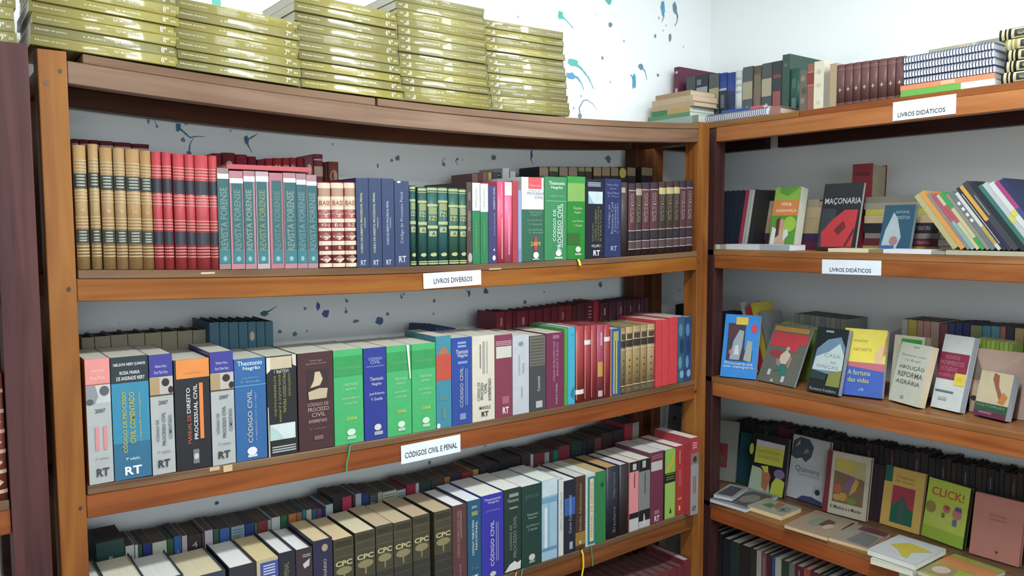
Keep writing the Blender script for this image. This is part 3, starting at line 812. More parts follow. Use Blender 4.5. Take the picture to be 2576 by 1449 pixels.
bkA(2, 1521, 1562, 450, 548, 'law_book', 'dark blue law book beside the black one with the square sticker', '#27356a', [T_('Nelson Nery', 'h', 0.5, 0.92, 0.7, 0.034, '#7f90bc'), T_('Junior', 'h', 0.5, 0.875, 0.4, 0.03, '#7f90bc'), T_('Rosa Maria', 'h', 0.5, 0.82, 0.7, 0.034, '#7f90bc'), T_('A. Nery', 'h', 0.5, 0.775, 0.7, 0.03, '#7f90bc'), T_('Código de', 'up', 0.26, 0.52, 0.3, 0.15, '#98a4c8'), T_('Processo Civil', 'up', 0.44, 0.5, 0.4, 0.16, '#98a4c8'), T_('Comentado', 'up', 0.62, 0.5, 0.36, 0.14, '#98a4c8'), T_('e legislação', 'up', 0.78, 0.5, 0.4, 0.11, '#98a4c8'), T_('RT', 'h', 0.55, 0.11, 0.38, 0.06, '#a4b0d0', 'publisher_mark', 0.02)], kind='soft', rough=0.3)
bkA(2, 1562.5, 1578, 459, 548, 'bound_volume', 'narrow dark brown volume beside the dark blue law book', '#453236', [B_(0.86, 0.93, '#b49a78', 0, 0.55, 'spine_sticker')], bulge=0.003)
br = [(1580.5, 1598, 0), (1598.5, 1614, 1), (1615, 1634, 0), (1635, 1655.5, 0), (1656.5, 1674, 2), (1675, 1693.5, 2), (1694, 1709, 2), (1709.6, 1726, 0), (1726.5, 1742.5, 0)]
for i, (a, b, st) in enumerate(br):
    t = 461 - i * 0.8
    d = [B_(0.35, 0.9, '#5d3238' if st == 0 else '#40322c', name='spine_panel'), L_([0.9, 0.345, 0.2, 0.09], '#b9a8ac', 0.012), T_('PONTES DE MIRANDA', 'up', 0.45, 0.66, 0.4, 0.5, '#a89098' if st == 0 else '#8a8560', bold=0.01), B_(0.22, 0.33, '#332c34', 0.05, 0.95, 'dark_label'), B_(0.1, 0.19, '#5a4448', name='dark_label')]
    if st:
        d.append(B_(0.83, 0.92, '#cbb878' if st == 2 else '#b49a86', 0, 1, 'spine_sticker'))
    bkA(2, a, b, t, 545, 'bound_volume', ORD[i] + ' of nine dark maroon volumes ending at the corner post', '#3a2a34' if st == 0 else '#43312e', d, bulge=0.003, group='dark maroon volumes by the corner post', rough=0.35)

# ---- upper shelf, rear row (their tops show over the front row)
for i, (a, b, t) in enumerate([(180, 199, 349.5), (200, 224, 351), (225, 249, 352.5), (250, 285, 355), (286, 330, 358.5), (331, 375, 362.5)]):
    bkA(2, a, b, t, 365, 'bound_volume', ORD[i] + ' maroon volume peeping out behind the ochre ones', '#6d2a30', [B_(0.93, 0.965, '#b08078')], yf=0.19, dp=0.1, bulge=0.003, group='maroon volumes behind the ochre ones')
rr = [(534, 557.5, 386, '#8f1f34', ''), (558.7, 591.5, 384.6, '#7a2c30', 'E'), (592.7, 622, 389, '#9a1f38', ''), (623, 644.5, 394, '#8a1c38', ''), (645.5, 665.5, 402, '#97203a', ''), (666.6, 685.4, 399, '#b02836', 'I'), (686, 709, 398, '#b22a36', 'II'), (709.6, 727.6, 397.5, '#b02a36', 'III'), (728, 745, 397, '#ae2a36', 'IV'), (745.7, 763.5, 397, '#98263a', ''), (765, 787.5, 393.5, '#96505a', 'E'), (788.6, 812, 388, '#8a4448', 'P'), (813, 824, 408, '#5a3034', ''), (825, 851, 407, '#8d4a3c', 'D')]
rl = ['darkest crimson volume', 'brown-red volume with a pale crest', 'broad crimson volume', 'narrow plum volume', 'low plum volume', 'red volume numbered one', 'red volume numbered two', 'red volume numbered three', 'red volume numbered four', 'plain crimson volume', 'rose-brown volume', 'tall rose-brown volume with a tan panel', 'narrow dark volume', 'brown volume with a tan oval']
for i, (a, b, t, c, s) in enumerate(rr):
    d = []
    if s in ('I', 'II', 'III', 'IV'):
        d = [T_(s, 'h', 0.5, 0.9, 0.2 + 0.16 * len(s), 0.07, '#e4c49c', 'volume_number', 0.01)]
    elif s == 'E':
        d = [E_(0.5, 0.88, 0.3, 0.05, '#c49a90')]
    elif s == 'P':
        d = [L_([0.95], '#c49a90', 0.012), B_(0.8, 0.89, '#b08a70', name='tan_panel')]
    elif s == 'D':
        d = [E_(0.5, 0.86, 0.36, 0.06, '#b88460')]
    bkA(2, a, b, t, 400, 'bound_volume', rl[i] + ' standing behind the teal law reviews', c, d, yf=0.185, dp=0.11, bulge=0.004, group='red volumes behind the law reviews', rough=0.35)
x0r, x1r = onY(1188, 447, 0.18).x, onY(1246, 440, 0.18).x
flat = [(1150, 1190, 452, 0.02, '#6d5a52'), ]
be = [(1187.5, 1203, 437, '#8e5a54'), (1203.5, 1213, 435, '#6d2a30'), (1213.5, 1227, 434.5, '#96564e'), (1228, 1237, 434, '#d0b838'), (1238, 1262, 434, '#2e2c30')]
bl_ = ['reddish brown book', 'narrow maroon book', 'brick red book', 'thin yellow book', 'black book with white lines']
for i, (a, b, t, c) in enumerate(be):
    bkA(2, a, b, t, 445, 'law_book', bl_[i] + ' half hidden behind the pink ones on the upper shelf', c, [L_([0.97, 0.93], '#b0b0b0', 0.01, 0.6, 0.9, 'small_print')] if i == 4 else (), yf=0.18, dp=0.11, group='books behind the pink ones')
for i, (a, b, t) in enumerate([(1264, 1281, 423), (1283, 1297, 431)]):
    bkA(2, a, b, t, 440, 'thin_book', ['taller', 'shorter'][i] + ' pale grey booklet behind the white and green 2009 book', '#c9ced0', yf=0.17, dp=0.12, kind='soft', group='pale grey booklets')
bb = [(1356, 1380, '#a88c70', 0), (1381, 1404.5, '#a39a58', 1), (1406, 1429, '#a3886e', 0), (1429.6, 1453, '#a3886c', 0), (1454, 1471, '#9a9058', 1), (1471.6, 1489, '#a09448', 1), (1492, 1513, '#a88d66', 0), (1513.6, 1535, '#a38a62', 0), (1536, 1556, '#a58c66', 0), (1577, 1599, '#9c8660', 0), (1613, 1642, '#8d865e', 0)]
for i, (a, b, c, k) in enumerate(bb):
    bkA(2, a, b, 419.8 + 0.1 * i, 430, 'bound_volume', ORD[i] + ' of the beige-topped volumes behind the green law books', '#2a2626', [B_(0.9, 0.995, c, 0.03, 0.97, 'beige_label')] + ([B_(0.9, 0.95, '#2f3030', 0.03, 0.97, 'dark_label')] if k else []), yf=0.19, dp=0.1, group='beige-topped volumes at the back', rough=0.5)
bkA(2, 1557, 1576, 420, 430, 'bound_volume', 'dark volume with a round yellow tab among the beige-topped ones', '#2c2a2a', [E_(0.5, 0.93, 0.48, 0.06, '#cdbc3a', 'yellow_tab')], yf=0.19, dp=0.1, group='beige-topped volumes at the back')

# ------------------------------------------------------------------ textbook stacks on top of the bookcases
def textbook_stack(p0, p1, pyb, n, th, grade, inverted, where, tops=None, drift=0.0, dp=0.2, case='A', y0=0.004, seed=1, txt='EJA MODERNA'):
    rnd = random.Random(seed)
    x0, x1 = onY(p0, pyb[0], y0).x, onY(p1, pyb[1], y0).x
    if case == 'A':
        za, zb = zA(1, x0), zA(1, x1)
        ang = math.atan2(zb - za, x1 - x0)
        xm = (x0 + x1) / 2
        zbase = max((za + zb) / 2, zA(1, xm)) + 0.0035
    else:
        ang, xm, zbase = 0.0, (x0 + x1) / 2, 1.884 + 0.0015
    ex = Vector((math.cos(ang), 0, math.sin(ang)))
    up = Vector((-math.sin(ang), 0, math.cos(ang)))
    L = (x1 - x0) / math.cos(ang)
    zz = 0.0
    for i in range(n):
        t = th * rnd.uniform(0.94, 1.06)
        dx = drift * i / max(1, n - 1) + rnd.uniform(-0.0035, 0.0035)
        dy = rnd.uniform(0, 0.004)
        c = Vector((xm, y0 + dy, zbase)) + up * (zz + t / 2) + ex * dx
        if inverted:
            M = mframe(c + ex * (L / 2), up, Y, -ex)
        else:
            M = mframe(c - ex * (L / 2), -up, Y, ex)
        ink = '#e6e3c4'
        d = [T_('Educação de Jovens', 'up', 0.46, 0.13, 0.2, 0.2, ink, 'small_print'), T_('e Adultos', 'up', 0.48, 0.41, 0.15, 0.2, ink, 'small_print'), T_(txt, 'up', 0.5, 0.635, 0.175, 0.34, ink, bold=0.015), T_(grade + 'º', 'up', 0.5, 0.9, 0.045, 0.55, ink, 'grade_number', 0.02), T_('ano', 'up', 0.58, 0.955, 0.035, 0.22, ink, 'grade_number')]
        col = rnd.choice(['#a0984a', '#9c9450', '#a69c44', '#968f50', '#aca142'])
        book('textbook', 'olive textbook marked %s, %s from the bottom, %s' % (grade, ORD[i], where), 'textbook', M, t - 0.0004, L, dp, col, d, 'soft', 0.0005, page='#e8e6de', rough=0.13, skew=rnd.uniform(-0.0052, 0.0052), group='olive textbooks in stacks')
        zz += t
textbook_stack(76, 446, (130, 178), 8, 0.0203, '8', False, 'in the stack over the near post', drift=0.0, seed=3)
textbook_stack(448, 757, (178, 221), 7, 0.0203, '7', False, 'in the low second stack', drift=-0.006, seed=4)
textbook_stack(759, 1013, (228, 252), 10, 0.0201, '6', False, 'in the middle stack', drift=-0.016, seed=5)
textbook_stack(1016, 1234, (250, 271), 13, 0.0194, '8', True, 'in the fourth stack, spines upside down', drift=-0.02, seed=6)
textbook_stack(1236, 1431, (275, 292), 12, 0.0193, '8', True, 'in the last stack, spines upside down', drift=-0.018, seed=8)
textbook_stack(-330, 43, (100, 108), 7, 0.0205, '9', False, 'in the stack on the dark bookcase', case='C', seed=11)

# ------------------------------------------------------------------ middle shelf, front row
def mid(p0, p1, pt, pb, name, label, cover, decos=(), **kw):
    kw.setdefault('page', '#b5b0a2')
    return bkA(3, p0, p1, pt, (pt + pb) / 2, name, label, cover, decos, **kw)
def rt(v, col, h=0.055, w=0.42, u=0.5):
    return T_('RT', 'h', u, v, w, h, col, 'publisher_mark', 0.03)
gr = '#b4bab8'
photo_g = [P_([(0.0, 0.64), (0.35, 0.64), (0.5, 0.7), (0.38, 0.79), (0, 0.79)], '#8f959c', 'photo_print'), E_(0.75, 0.74, 0.2, 0.04, '#5c6068', 'photo_print'), E_(0.15, 0.66, 0.15, 0.025, '#54585e', 'photo_print')]
photo_b = [B_(0.665, 0.81, '#b49868', 0, 0.42, 'photo_print'), B_(0.665, 0.81, '#c4bdb4', 0.42, 1, 'photo_print'), E_(0.68, 0.765, 0.17, 0.034, '#3a2a28', 'photo_print'), E_(0.9, 0.7, 0.12, 0.03, '#2c2424', 'photo_print'), B_(0.657, 0.668, '#5a3a28', 0, 1, 'photo_rule')]
mid(218, 281.5, 902, 1222, 'law_book', 'grey 2007 law book with a salmon top, beside the near post', '#d4703a', [B_(0, 0.79, gr, name='grey_spine'), B_(0.645, 0.79, '#c9ccd0', name='photo_print')] + photo_g + [B_(0.80, 1, '#ee8f86', name='salmon_top'), T_('Nelson Nery', 'h', 0.5, 0.905, 0.5, 0.02, '#f8d8d0', 'small_print'), T_('Rosa Maria', 'h', 0.5, 0.85, 0.55, 0.028, '#f8d8d0', 'small_print'), T_('2007', 'h', 0.55, 0.585, 0.42, 0.032, '#444a50', 'year', 0.012), V_([0.38, 0.72], 0.27, 0.46, '#e08a90', 0.15, 'vertical_print'), T_('2ª edição', 'h', 0.55, 0.2, 0.54, 0.018, '#6a7076', 'small_print'), rt(0.09, '#3c4046', 0.065, 0.52, 0.56)], kind='soft', rough=0.3)
mid(282.5, 377.5, 896, 1210, 'law_book', 'broad turquoise law book with yellow vertical title and black top', '#1b8fb5', [B_(0, 0.3, '#1d6f96', name='lower_tone'), B_(0.79, 1, '#1f2e36', name='black_top'), T_('NELSON NERY JUNIOR', 'h', 0.5, 0.935, 0.86, 0.03, '#e4e8e8', bold=0.012), T_('ROSA MARIA', 'h', 0.5, 0.87, 0.54, 0.028, '#e4e8e8', bold=0.012), T_('DE ANDRADE NERY', 'h', 0.52, 0.825, 0.76, 0.03, '#e4e8e8', bold=0.012), T_('CÓDIGO DE PROCESSO', 'up', 0.3, 0.47, 0.5, 0.14, '#c2b428', bold=0.02), T_('CIVIL COMENTADO', 'up', 0.52, 0.5, 0.42, 0.15, '#c2b428', bold=0.02), T_('e legislação extravagante', 'up', 0.73, 0.5, 0.4, 0.08, '#c8b840'), T_('9ª edição', 'h', 0.5, 0.165, 0.38, 0.03, '#cfe4ec', 'small_print', 0.01), rt(0.07, '#eef4f4', 0.07, 0.46)], kind='soft', rough=0.3)
for i, (a, b, t, bt) in enumerate(((378.5, 438, 891, 1195.6), (530.5, 590, 884, 1171))):
    mid(a, b, t, bt, 'law_book', ['grey 2007 law book with violet top next to the turquoise one', 'grey 2007 law book with violet top next to the black and orange one'][i], '#36358c', [B_(0, 0.815, gr, name='grey_spine')] + photo_b + [B_(0.82, 1, '#3a3a9c', name='violet_top'), T_('Nelson Nery', 'h', 0.5, 0.9, 0.5, 0.03, '#b8bce4', 'small_print', 0.01), T_('Rosa Maria Nery', 'h', 0.5, 0.85, 0.58, 0.034, '#b8bce4', 'small_print', 0.01), T_('2007', 'h', 0.55, 0.6, 0.4, 0.032, '#3c4048', 'year', 0.012), T_('CÓDIGO DE', 'up', 0.26, 0.37, 0.18, 0.15, '#4c5478', bold=0.01), T_('PROCESSO CIVIL', 'up', 0.54, 0.38, 0.28, 0.15, '#3c4468', bold=0.01), T_('COMENTADO', 'up', 0.82, 0.39, 0.2, 0.15, '#4c5478', bold=0.01), T_('9ª edição', 'h', 0.52, 0.185, 0.54, 0.022, '#70767a', 'small_print'), rt(0.09, '#3a3c40', 0.065, 0.52)], kind='soft', rough=0.3, group='grey and violet 2007 law books')
mid(440, 529.8, 903, 1185, 'law_book', 'black law book with an orange top and an orange stripe', '#22242c', [B_(0.83, 1, '#f08c1e', 0.06, 1, 'orange_top'), T_('Luiz Rodrigues Wambier', 'h', 0.54, 0.875, 0.5, 0.018, '#c07020', 'small_print'), T_('MANUAL DE', 'up', 0.39, 0.37, 0.26, 0.11, '#c0603c', bold=0.012), T_('DIREITO', 'up', 0.38, 0.63, 0.23, 0.11, '#e0e0dc', bold=0.012), T_('PROCESSUAL CIVIL', 'up', 0.58, 0.52, 0.5, 0.11, '#e8e8e4', bold=0.012), B_(0.27, 0.78, '#f08418', 0.69, 0.8, 'orange_stripe'), B_(0.05, 0.18, '#7a7a80', 0.47, 0.64, 'emblem'), E_(0.56, 0.115, 0.07, 0.028, '#c8c8cc')], kind='soft', rough=0.3)
mid(591.5, 670.5, 901, 1164, 'law_book', 'plain mid-blue law book with grey vertical title', '#2367a8', [T_('Theotonio', 'h', 0.5, 0.955, 0.8, 0.045, '#d4e4f0', bold=0.012), T_('Negrão', 'h', 0.55, 0.9, 0.56, 0.045, '#d4e4f0', bold=0.012), T_('José Roberto', 'h', 0.5, 0.81, 0.54, 0.02, '#7fb4dc', 'small_print'), T_('F. Gouvêa', 'h', 0.5, 0.775, 0.6, 0.02, '#7fb4dc', 'small_print'), L_([0.735], '#3f9ad4', 0.012, 0, 1), T_('CÓDIGO CIVIL', 'up', 0.44, 0.43, 0.52, 0.19, '#b4b8bc', bold=0.02), T_('e legislação civil em vigor', 'up', 0.65, 0.43, 0.48, 0.07, '#98b8d4'), E_(0.5, 0.09, 0.16, 0.04, '#e8eef2', 'publisher_mark'), B_(0.03, 0.055, '#d0dce6', 0.36, 0.66, 'publisher_mark')], kind='soft', rough=0.3)
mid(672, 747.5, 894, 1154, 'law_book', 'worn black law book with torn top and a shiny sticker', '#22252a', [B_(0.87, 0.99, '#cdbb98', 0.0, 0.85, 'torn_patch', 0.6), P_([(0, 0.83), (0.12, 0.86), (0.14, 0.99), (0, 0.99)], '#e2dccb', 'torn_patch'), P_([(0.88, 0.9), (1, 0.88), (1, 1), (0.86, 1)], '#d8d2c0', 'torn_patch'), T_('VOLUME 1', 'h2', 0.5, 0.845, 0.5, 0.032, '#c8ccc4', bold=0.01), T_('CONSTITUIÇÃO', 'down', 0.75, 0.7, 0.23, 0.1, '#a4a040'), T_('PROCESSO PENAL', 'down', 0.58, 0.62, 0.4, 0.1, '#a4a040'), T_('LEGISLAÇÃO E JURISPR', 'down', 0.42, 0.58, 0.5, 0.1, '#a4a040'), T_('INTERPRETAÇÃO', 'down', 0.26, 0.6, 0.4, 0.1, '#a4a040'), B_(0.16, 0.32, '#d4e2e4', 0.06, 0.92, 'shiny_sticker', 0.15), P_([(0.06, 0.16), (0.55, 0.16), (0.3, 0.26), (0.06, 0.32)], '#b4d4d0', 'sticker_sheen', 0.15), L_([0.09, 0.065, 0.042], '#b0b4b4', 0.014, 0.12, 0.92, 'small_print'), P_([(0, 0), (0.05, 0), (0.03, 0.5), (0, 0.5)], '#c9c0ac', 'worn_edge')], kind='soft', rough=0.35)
mid(750, 839, 886, 1142.6, 'law_book', 'broad dark brown law book with a pale object pictured on it', '#4b2b30', [T_('Theotonio Negrão', 'h', 0.52, 0.915, 0.36, 0.02, '#b0968c', 'small_print'), T_('José Roberto Gouvêa', 'h', 0.52, 0.885, 0.58, 0.02, '#b0968c', 'small_print'), B_(0.51, 0.82, '#3a2424', 0.26, 0.86, 'picture'), P_([(0.3, 0.52), (0.8, 0.52), (0.84, 0.62), (0.6, 0.63), (0.28, 0.6)], '#c9b290', 'picture'), P_([(0.34, 0.64), (0.62, 0.66), (0.7, 0.72), (0.62, 0.8), (0.48, 0.8), (0.44, 0.71)], '#d4bf98', 'picture'), T_('CÓDIGO DE', 'h', 0.55, 0.47, 0.6, 0.042, '#b89c8c', bold=0.01), T_('PROCESSO', 'h', 0.56, 0.415, 0.6, 0.042, '#b89c8c', bold=0.01), T_('CIVIL', 'h', 0.56, 0.36, 0.4, 0.042, '#b89c8c', bold=0.01), T_('INTERPRETADO', 'h', 0.54, 0.295, 0.52, 0.032, '#c8b4ac'), T_('2ª edição', 'h', 0.54, 0.215, 0.5, 0.022, '#8a6c6c', 'small_print'), B_(0.1, 0.145, '#7c5a58', 0.42, 0.68, 'publisher_mark')], kind='soft', rough=0.25)
gk = dict(kind='soft', rough=0.3)
def green2006(lab, a, b, t, bt, **kw):
    mid(a, b, t, bt, 'law_book', lab, '#2fb866', [B_(0.72, 0.93, '#18a050', name='dark_band'), T_('CÓDIGO DE PROCESSO', 'h', 0.52, 0.815, 0.76, 0.03, '#6fae74', 'small_print'), T_('THEOTONIO', 'h', 0.57, 0.63, 0.52, 0.03, '#a8dcb0', bold=0.01), T_('NEGRÃO', 'h', 0.57, 0.585, 0.38, 0.03, '#a8dcb0', bold=0.01), T_('JOSÉ ROBERTO', 'h', 0.57, 0.485, 0.64, 0.03, '#a8dcb0', bold=0.01), T_('F. GOUVÊA', 'h', 0.57, 0.435, 0.46, 0.03, '#a8dcb0', bold=0.01), T_('2006', 'h', 0.58, 0.27, 0.36, 0.036, '#d4d234', 'year', 0.015), E_(0.56, 0.125, 0.15, 0.036, '#d4eed6', 'publisher_mark'), B_(0.05, 0.085, '#a4dcb0', 0.42, 0.72, 'publisher_mark')], **gk, **kw)
green2006('bright green 2006 law book with a green ribbon below it', 840, 914, 879, 1131, extra=ribbon([(882, 1129), (878, 1142), (873, 1165), (872, 1192)], '#2a8a5c'))
mid(915.5, 972.5, 874.5, 1116.5, 'law_book', 'royal blue law book between two bright green ones', '#20359a', [T_('CÓDIGO', 'h', 0.52, 0.885, 0.62, 0.036, '#9cb0d4', bold=0.01), T_('CIVIL', 'h', 0.52, 0.845, 0.44, 0.036, '#9cb0d4', bold=0.01), L_([0.8], '#6878b8', 0.012, 0.12, 0.9, 'small_print'), T_('Theotonio', 'h', 0.56, 0.665, 0.6, 0.04, '#bcc4d8', bold=0.012), T_('Negrão', 'h', 0.56, 0.605, 0.44, 0.04, '#bcc4d8', bold=0.012), T_('José Roberto', 'h', 0.56, 0.5, 0.68, 0.036, '#bcc4d8', bold=0.012), T_('F. Gouvêa', 'h', 0.56, 0.445, 0.5, 0.036, '#bcc4d8', bold=0.012), E_(0.58, 0.135, 0.16, 0.036, '#d8d8c8', 'publisher_mark'), B_(0.05, 0.09, '#a4acc4', 0.42, 0.8, 'publisher_mark')], **gk)
green2006('bright green 2006 law book with a white ribbon streak', 973.3, 1035, 869, 1108, extra=lambda root, t, h, dp: decorate(root, [P_([(0.8, 1.0), (0.9, 1.0), (0.97, 0.62), (0.92, 0.62)], '#e8eee2', 'white_ribbon')] * 1, t, h, lambda u: -0.0025))
green2006('bright green 2006 law book next to the teal and red one', 1036, 1096.5, 864, 1098)
mid(1097, 1135.5, 845, 1082, 'law_book', 'teal law book with a red square on its spine', '#2c8ea4', [B_(0.52, 0.8, '#c8462c', 0, 1, 'red_square'), P_([(0.15, 0.8), (0.3, 0.86), (0.5, 0.89), (0.7, 0.86), (0.85, 0.8)], '#b0724c', 'dome_print'), B_(0.3, 0.33, '#5c8c84', 0.2, 0.8, 'small_print'), B_(0.1, 0.22, '#6a8c7c', 0.4, 0.6, 'publisher_mark'), E_(0.12, 0.03, 0.12, 0.028, '#e8ece8', 'worn_corner')], **gk)
mid(1136, 1187, 849, 1071.6, 'law_book', 'royal blue law book with a tall vertical title beside the cream one', '#1f49a4', [L_([0.94, 0.9], '#8ca4d4', 0.024, 0.3, 0.72, 'small_print'), T_('Theotonio', 'h', 0.52, 0.84, 0.62, 0.05, '#c4cce0', bold=0.012), T_('Negrão', 'h', 0.55, 0.79, 0.5, 0.05, '#c4cce0', bold=0.012), B_(0.7, 0.73, '#7c98d0', 0.3, 0.78, 'small_print'), T_('CÓDIGO CIVIL', 'up', 0.46, 0.43, 0.46, 0.2, '#a8b4c8', bold=0.02), V_([0.68, 0.76], 0.22, 0.64, '#6c8cc8', 0.05), B_(0.06, 0.13, '#7c94c4', 0.38, 0.68, 'publisher_mark')], **gk)
mid(1187.8, 1244.5, 844, 1068, 'law_book', 'cream law book with black vertical lettering on the middle shelf', '#ddd6c2', [V_([0.48, 0.54, 0.66], 0.55, 0.93, '#8a8680', 0.03), V_([0.36], 0.62, 0.9, '#8a8680', 0.06), T_('CÓDIGO DE', 'up', 0.26, 0.35, 0.22, 0.13, '#504c48', bold=0.01), T_('PROCESSO', 'up', 0.42, 0.35, 0.2, 0.13, '#504c48', bold=0.01), T_('CIVIL', 'up', 0.58, 0.38, 0.12, 0.13, '#504c48', bold=0.01), T_('INTERPRETADO', 'up', 0.77, 0.36, 0.26, 0.13, '#504c48', bold=0.01), T_('MANOLE', 'h', 0.55, 0.155, 0.5, 0.04, '#55504c', 'publisher_mark', 0.01), rt(0.08, '#3c3a38', 0.06, 0.32, 0.55)], **gk)
mid(1245, 1289, 842, 1060, 'law_book', 'plum law book with a pale square label', '#8a3450', [L_([0.92, 0.9, 0.88], '#c890a0', 0.012, 0.05, 0.95, 'small_print'), B_(0.72, 0.86, '#d4d2c8', 0.06, 0.95, 'pale_label', 0.3), B_(0.16, 0.25, '#a8607c', 0.4, 0.8, 'small_print'), rt(0.08, '#ecdfe4', 0.08, 0.36, 0.6)], **gk)
mid(1289.5, 1331, 843, 1052, 'law_book', 'silver white law book with faint lettering', '#c3c8d2', [E_(0.5, 0.89, 0.16, 0.03, '#8c929c'), T_('CONSTITUIÇÃO', 'up', 0.4, 0.62, 0.26, 0.13, '#888e98'), T_('FEDERAL', 'up', 0.64, 0.58, 0.13, 0.12, '#989ea8'), V_([0.55], 0.2, 0.34, '#888e98', 0.04)], **gk)
mid(1331.8, 1373, 844, 1040, 'law_book', 'charcoal law book with a rough grey upper part', '#474a4e', [B_(0.6, 0.99, '#6c685e', 0, 0.95, 'rough_panel', 0.7), L_([0.63, 0.67, 0.71, 0.75, 0.79, 0.83, 0.87, 0.91, 0.95], '#4c4a42', 0.012, 0.05, 0.9, 'rough_pattern'), T_('Comentado', 'up', 0.55, 0.36, 0.2, 0.16, '#d8dadc'), B_(0.04, 0.13, '#b8bcc0', 0.38, 0.78, 'publisher_mark')], **gk)
mid(1373.8, 1419, 837, 1028, 'law_book', 'deep plum law book with long vertical white lettering', '#7c2a52', [B_(0.92, 0.97, '#a86484', 0.36, 0.72, 'small_print'), T_('CÓDIGO DE PROCESSO CIVIL', 'up', 0.42, 0.62, 0.54, 0.14, '#c89cb4'), T_('ANOTADO', 'up', 0.62, 0.64, 0.46, 0.1, '#c89cb4'), T_('Antônio Cláudio', 'up', 0.56, 0.18, 0.28, 0.1, '#d8bccc')], **gk)
mid(1419.5, 1428, 826, 1024, 'thin_book', 'very thin leaf-green book beside the cyan one', '#4aa43c', kind='soft')
mid(1428.4, 1446.4, 823, 1019, 'thin_book', 'thin bright cyan book on the middle shelf', '#18b4d4', [T_('11', 'h', 0.6, 0.9, 0.34, 0.026, '#0c6c84', 'volume_number'), P_([(0.3, 0.12), (0.9, 0.05), (0.9, 0.24), (0.6, 0.2)], '#1484ac', 'cover_art')], kind='soft')
rd = [(1447, 1468.3, 820, 1012, 0.14, 'with a white tag low on its spine'), (1469, 1485, 819, 1008, 0.78, 'with a white tag high on its spine'), (1485.5, 1500.3, 818, 1006, None, 'without any tag'), (1501, 1518, 817, 1002, None, 'with a yellow tag'), (1518.5, 1534, 816, 998.7, 0.8, 'with a white tag next to the blue and yellow book')]
for i, (a, b, t, bt, st, lb) in enumerate(rd):
    d = [V_([0.12], 0.04, 0.94, '#d09a78', 0.06)]
    if st is not None:
        d.append(B_(st - 0.03, st + 0.03, '#ece4e0', 0, 1, 'white_tag'))
    if i == 3:
        d = [B_(0.3, 0.5, '#d2983a', 0.1, 0.85, 'yellow_tag'), V_([0.55], 0.72, 0.9, '#d8a8b8', 0.25), B_(0.03, 0.11, '#d0b4bc', 0.15, 0.8, 'pale_tag')]
    mid(a, b, t, bt, 'bound_volume', 'slim red volume ' + lb, '#a83038' if i != 3 else '#a84058', d, bulge=0.003, rough=0.4, group='slim red volumes')
mid(1534.5, 1560.5, 827, 994, 'thin_book', 'blue book with yellow spine stripes beside the slim red volumes', '#1d5c9c', [B_(0.82, 0.96, '#b4ac60', 0.3, 0.8, 'yellow_panel'), V_([0.38, 0.62], 0.03, 0.82, '#c4b868', 0.14), B_(0, 1, '#d8702c', 0, 0.13, 'orange_edge')], kind='soft')
for i, (a, b, t, bt) in enumerate([(1561, 1573.3, 824.5, 987), (1574, 1591, 822, 986), (1591.5, 1610.4, 819, 984), (1611, 1627.3, 817, 981), (1628, 1646, 815, 978)]):
    mid(a, b, t, bt, 'bound_volume', ORD[i] + ' of five beige and black volumes with dotted spines', ['#8a7c58', '#b8985c', '#a89058', '#a88a58', '#b49a68'][i], [B_(0.7, 0.8, '#332e2c', 0, 1, 'black_band'), B_(0.82, 0.9, '#4c4234', 0.1, 0.9, 'dark_letters'), E_(0.45, 0.2, 0.1, 0.012, '#3c3428', 'dot'), E_(0.45, 0.3, 0.1, 0.012, '#3c3428', 'dot'), E_(0.45, 0.4, 0.1, 0.012, '#3c3428', 'dot'), E_(0.45, 0.5, 0.1, 0.012, '#3c3428', 'dot'), B_(0.03, 0.09, '#6a6254', 0.1, 0.9, 'emblem'), L_([0.93, 0.66, 0.12], '#d8c898', 0.012)], bulge=0.003, group='beige and black volumes')
mid(1649, 1664.5, 805, 974, 'law_book', 'left-hand of the three plain scarlet books', '#e0303e', kind='soft', group='plain scarlet books')
mid(1665, 1681.5, 804, 972, 'law_book', 'middle one of the three plain scarlet books', '#e0343e', kind='soft', group='plain scarlet books')
mid(1682, 1704, 798, 964.5, 'law_book', 'tallest of the three plain scarlet books, beside the mottled blue ones', '#e22c3c', kind='soft', group='plain scarlet books')
for i, (a, b, c) in enumerate(((1704.6, 1722, '#2c6080'), (1722.4, 1739, '#1c4488'))):
    mid(a, b, 797, 957.7, 'law_book', ['mottled teal book beside the scarlet ones', 'mottled dark blue book against the corner post'][i], c, [E_(0.4, 0.8, 0.3, 0.1, '#4c8ca8', 'mottling'), E_(0.6, 0.55, 0.3, 0.12, '#16385c', 'mottling'), E_(0.35, 0.3, 0.25, 0.1, '#5c9cb4', 'mottling'), E_(0.6, 0.12, 0.3, 0.06, '#88b4cc', 'mottling')], kind='soft')
# middle shelf, rear row
for i in range(8):
    q = [205, 238, 279, 322, 365, 407, 447, 485.5, 519]
    t = [849, 846, 842, 839, 837, 834, 832, 830][i]
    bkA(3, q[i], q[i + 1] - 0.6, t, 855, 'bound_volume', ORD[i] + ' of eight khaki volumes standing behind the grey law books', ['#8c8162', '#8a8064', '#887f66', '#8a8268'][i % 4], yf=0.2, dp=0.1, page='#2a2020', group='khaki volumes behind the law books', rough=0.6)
q = [527, 552.6, 576, 600.6, 624, 645, 667, 688]
for i in range(7):
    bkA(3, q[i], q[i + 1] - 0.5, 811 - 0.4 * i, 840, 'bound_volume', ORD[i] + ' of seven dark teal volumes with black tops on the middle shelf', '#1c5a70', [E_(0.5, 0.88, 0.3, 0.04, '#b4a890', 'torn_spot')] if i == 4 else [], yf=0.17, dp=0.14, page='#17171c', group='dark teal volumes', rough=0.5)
q = [1096, 1106, 1116, 1126, 1136, 1147]
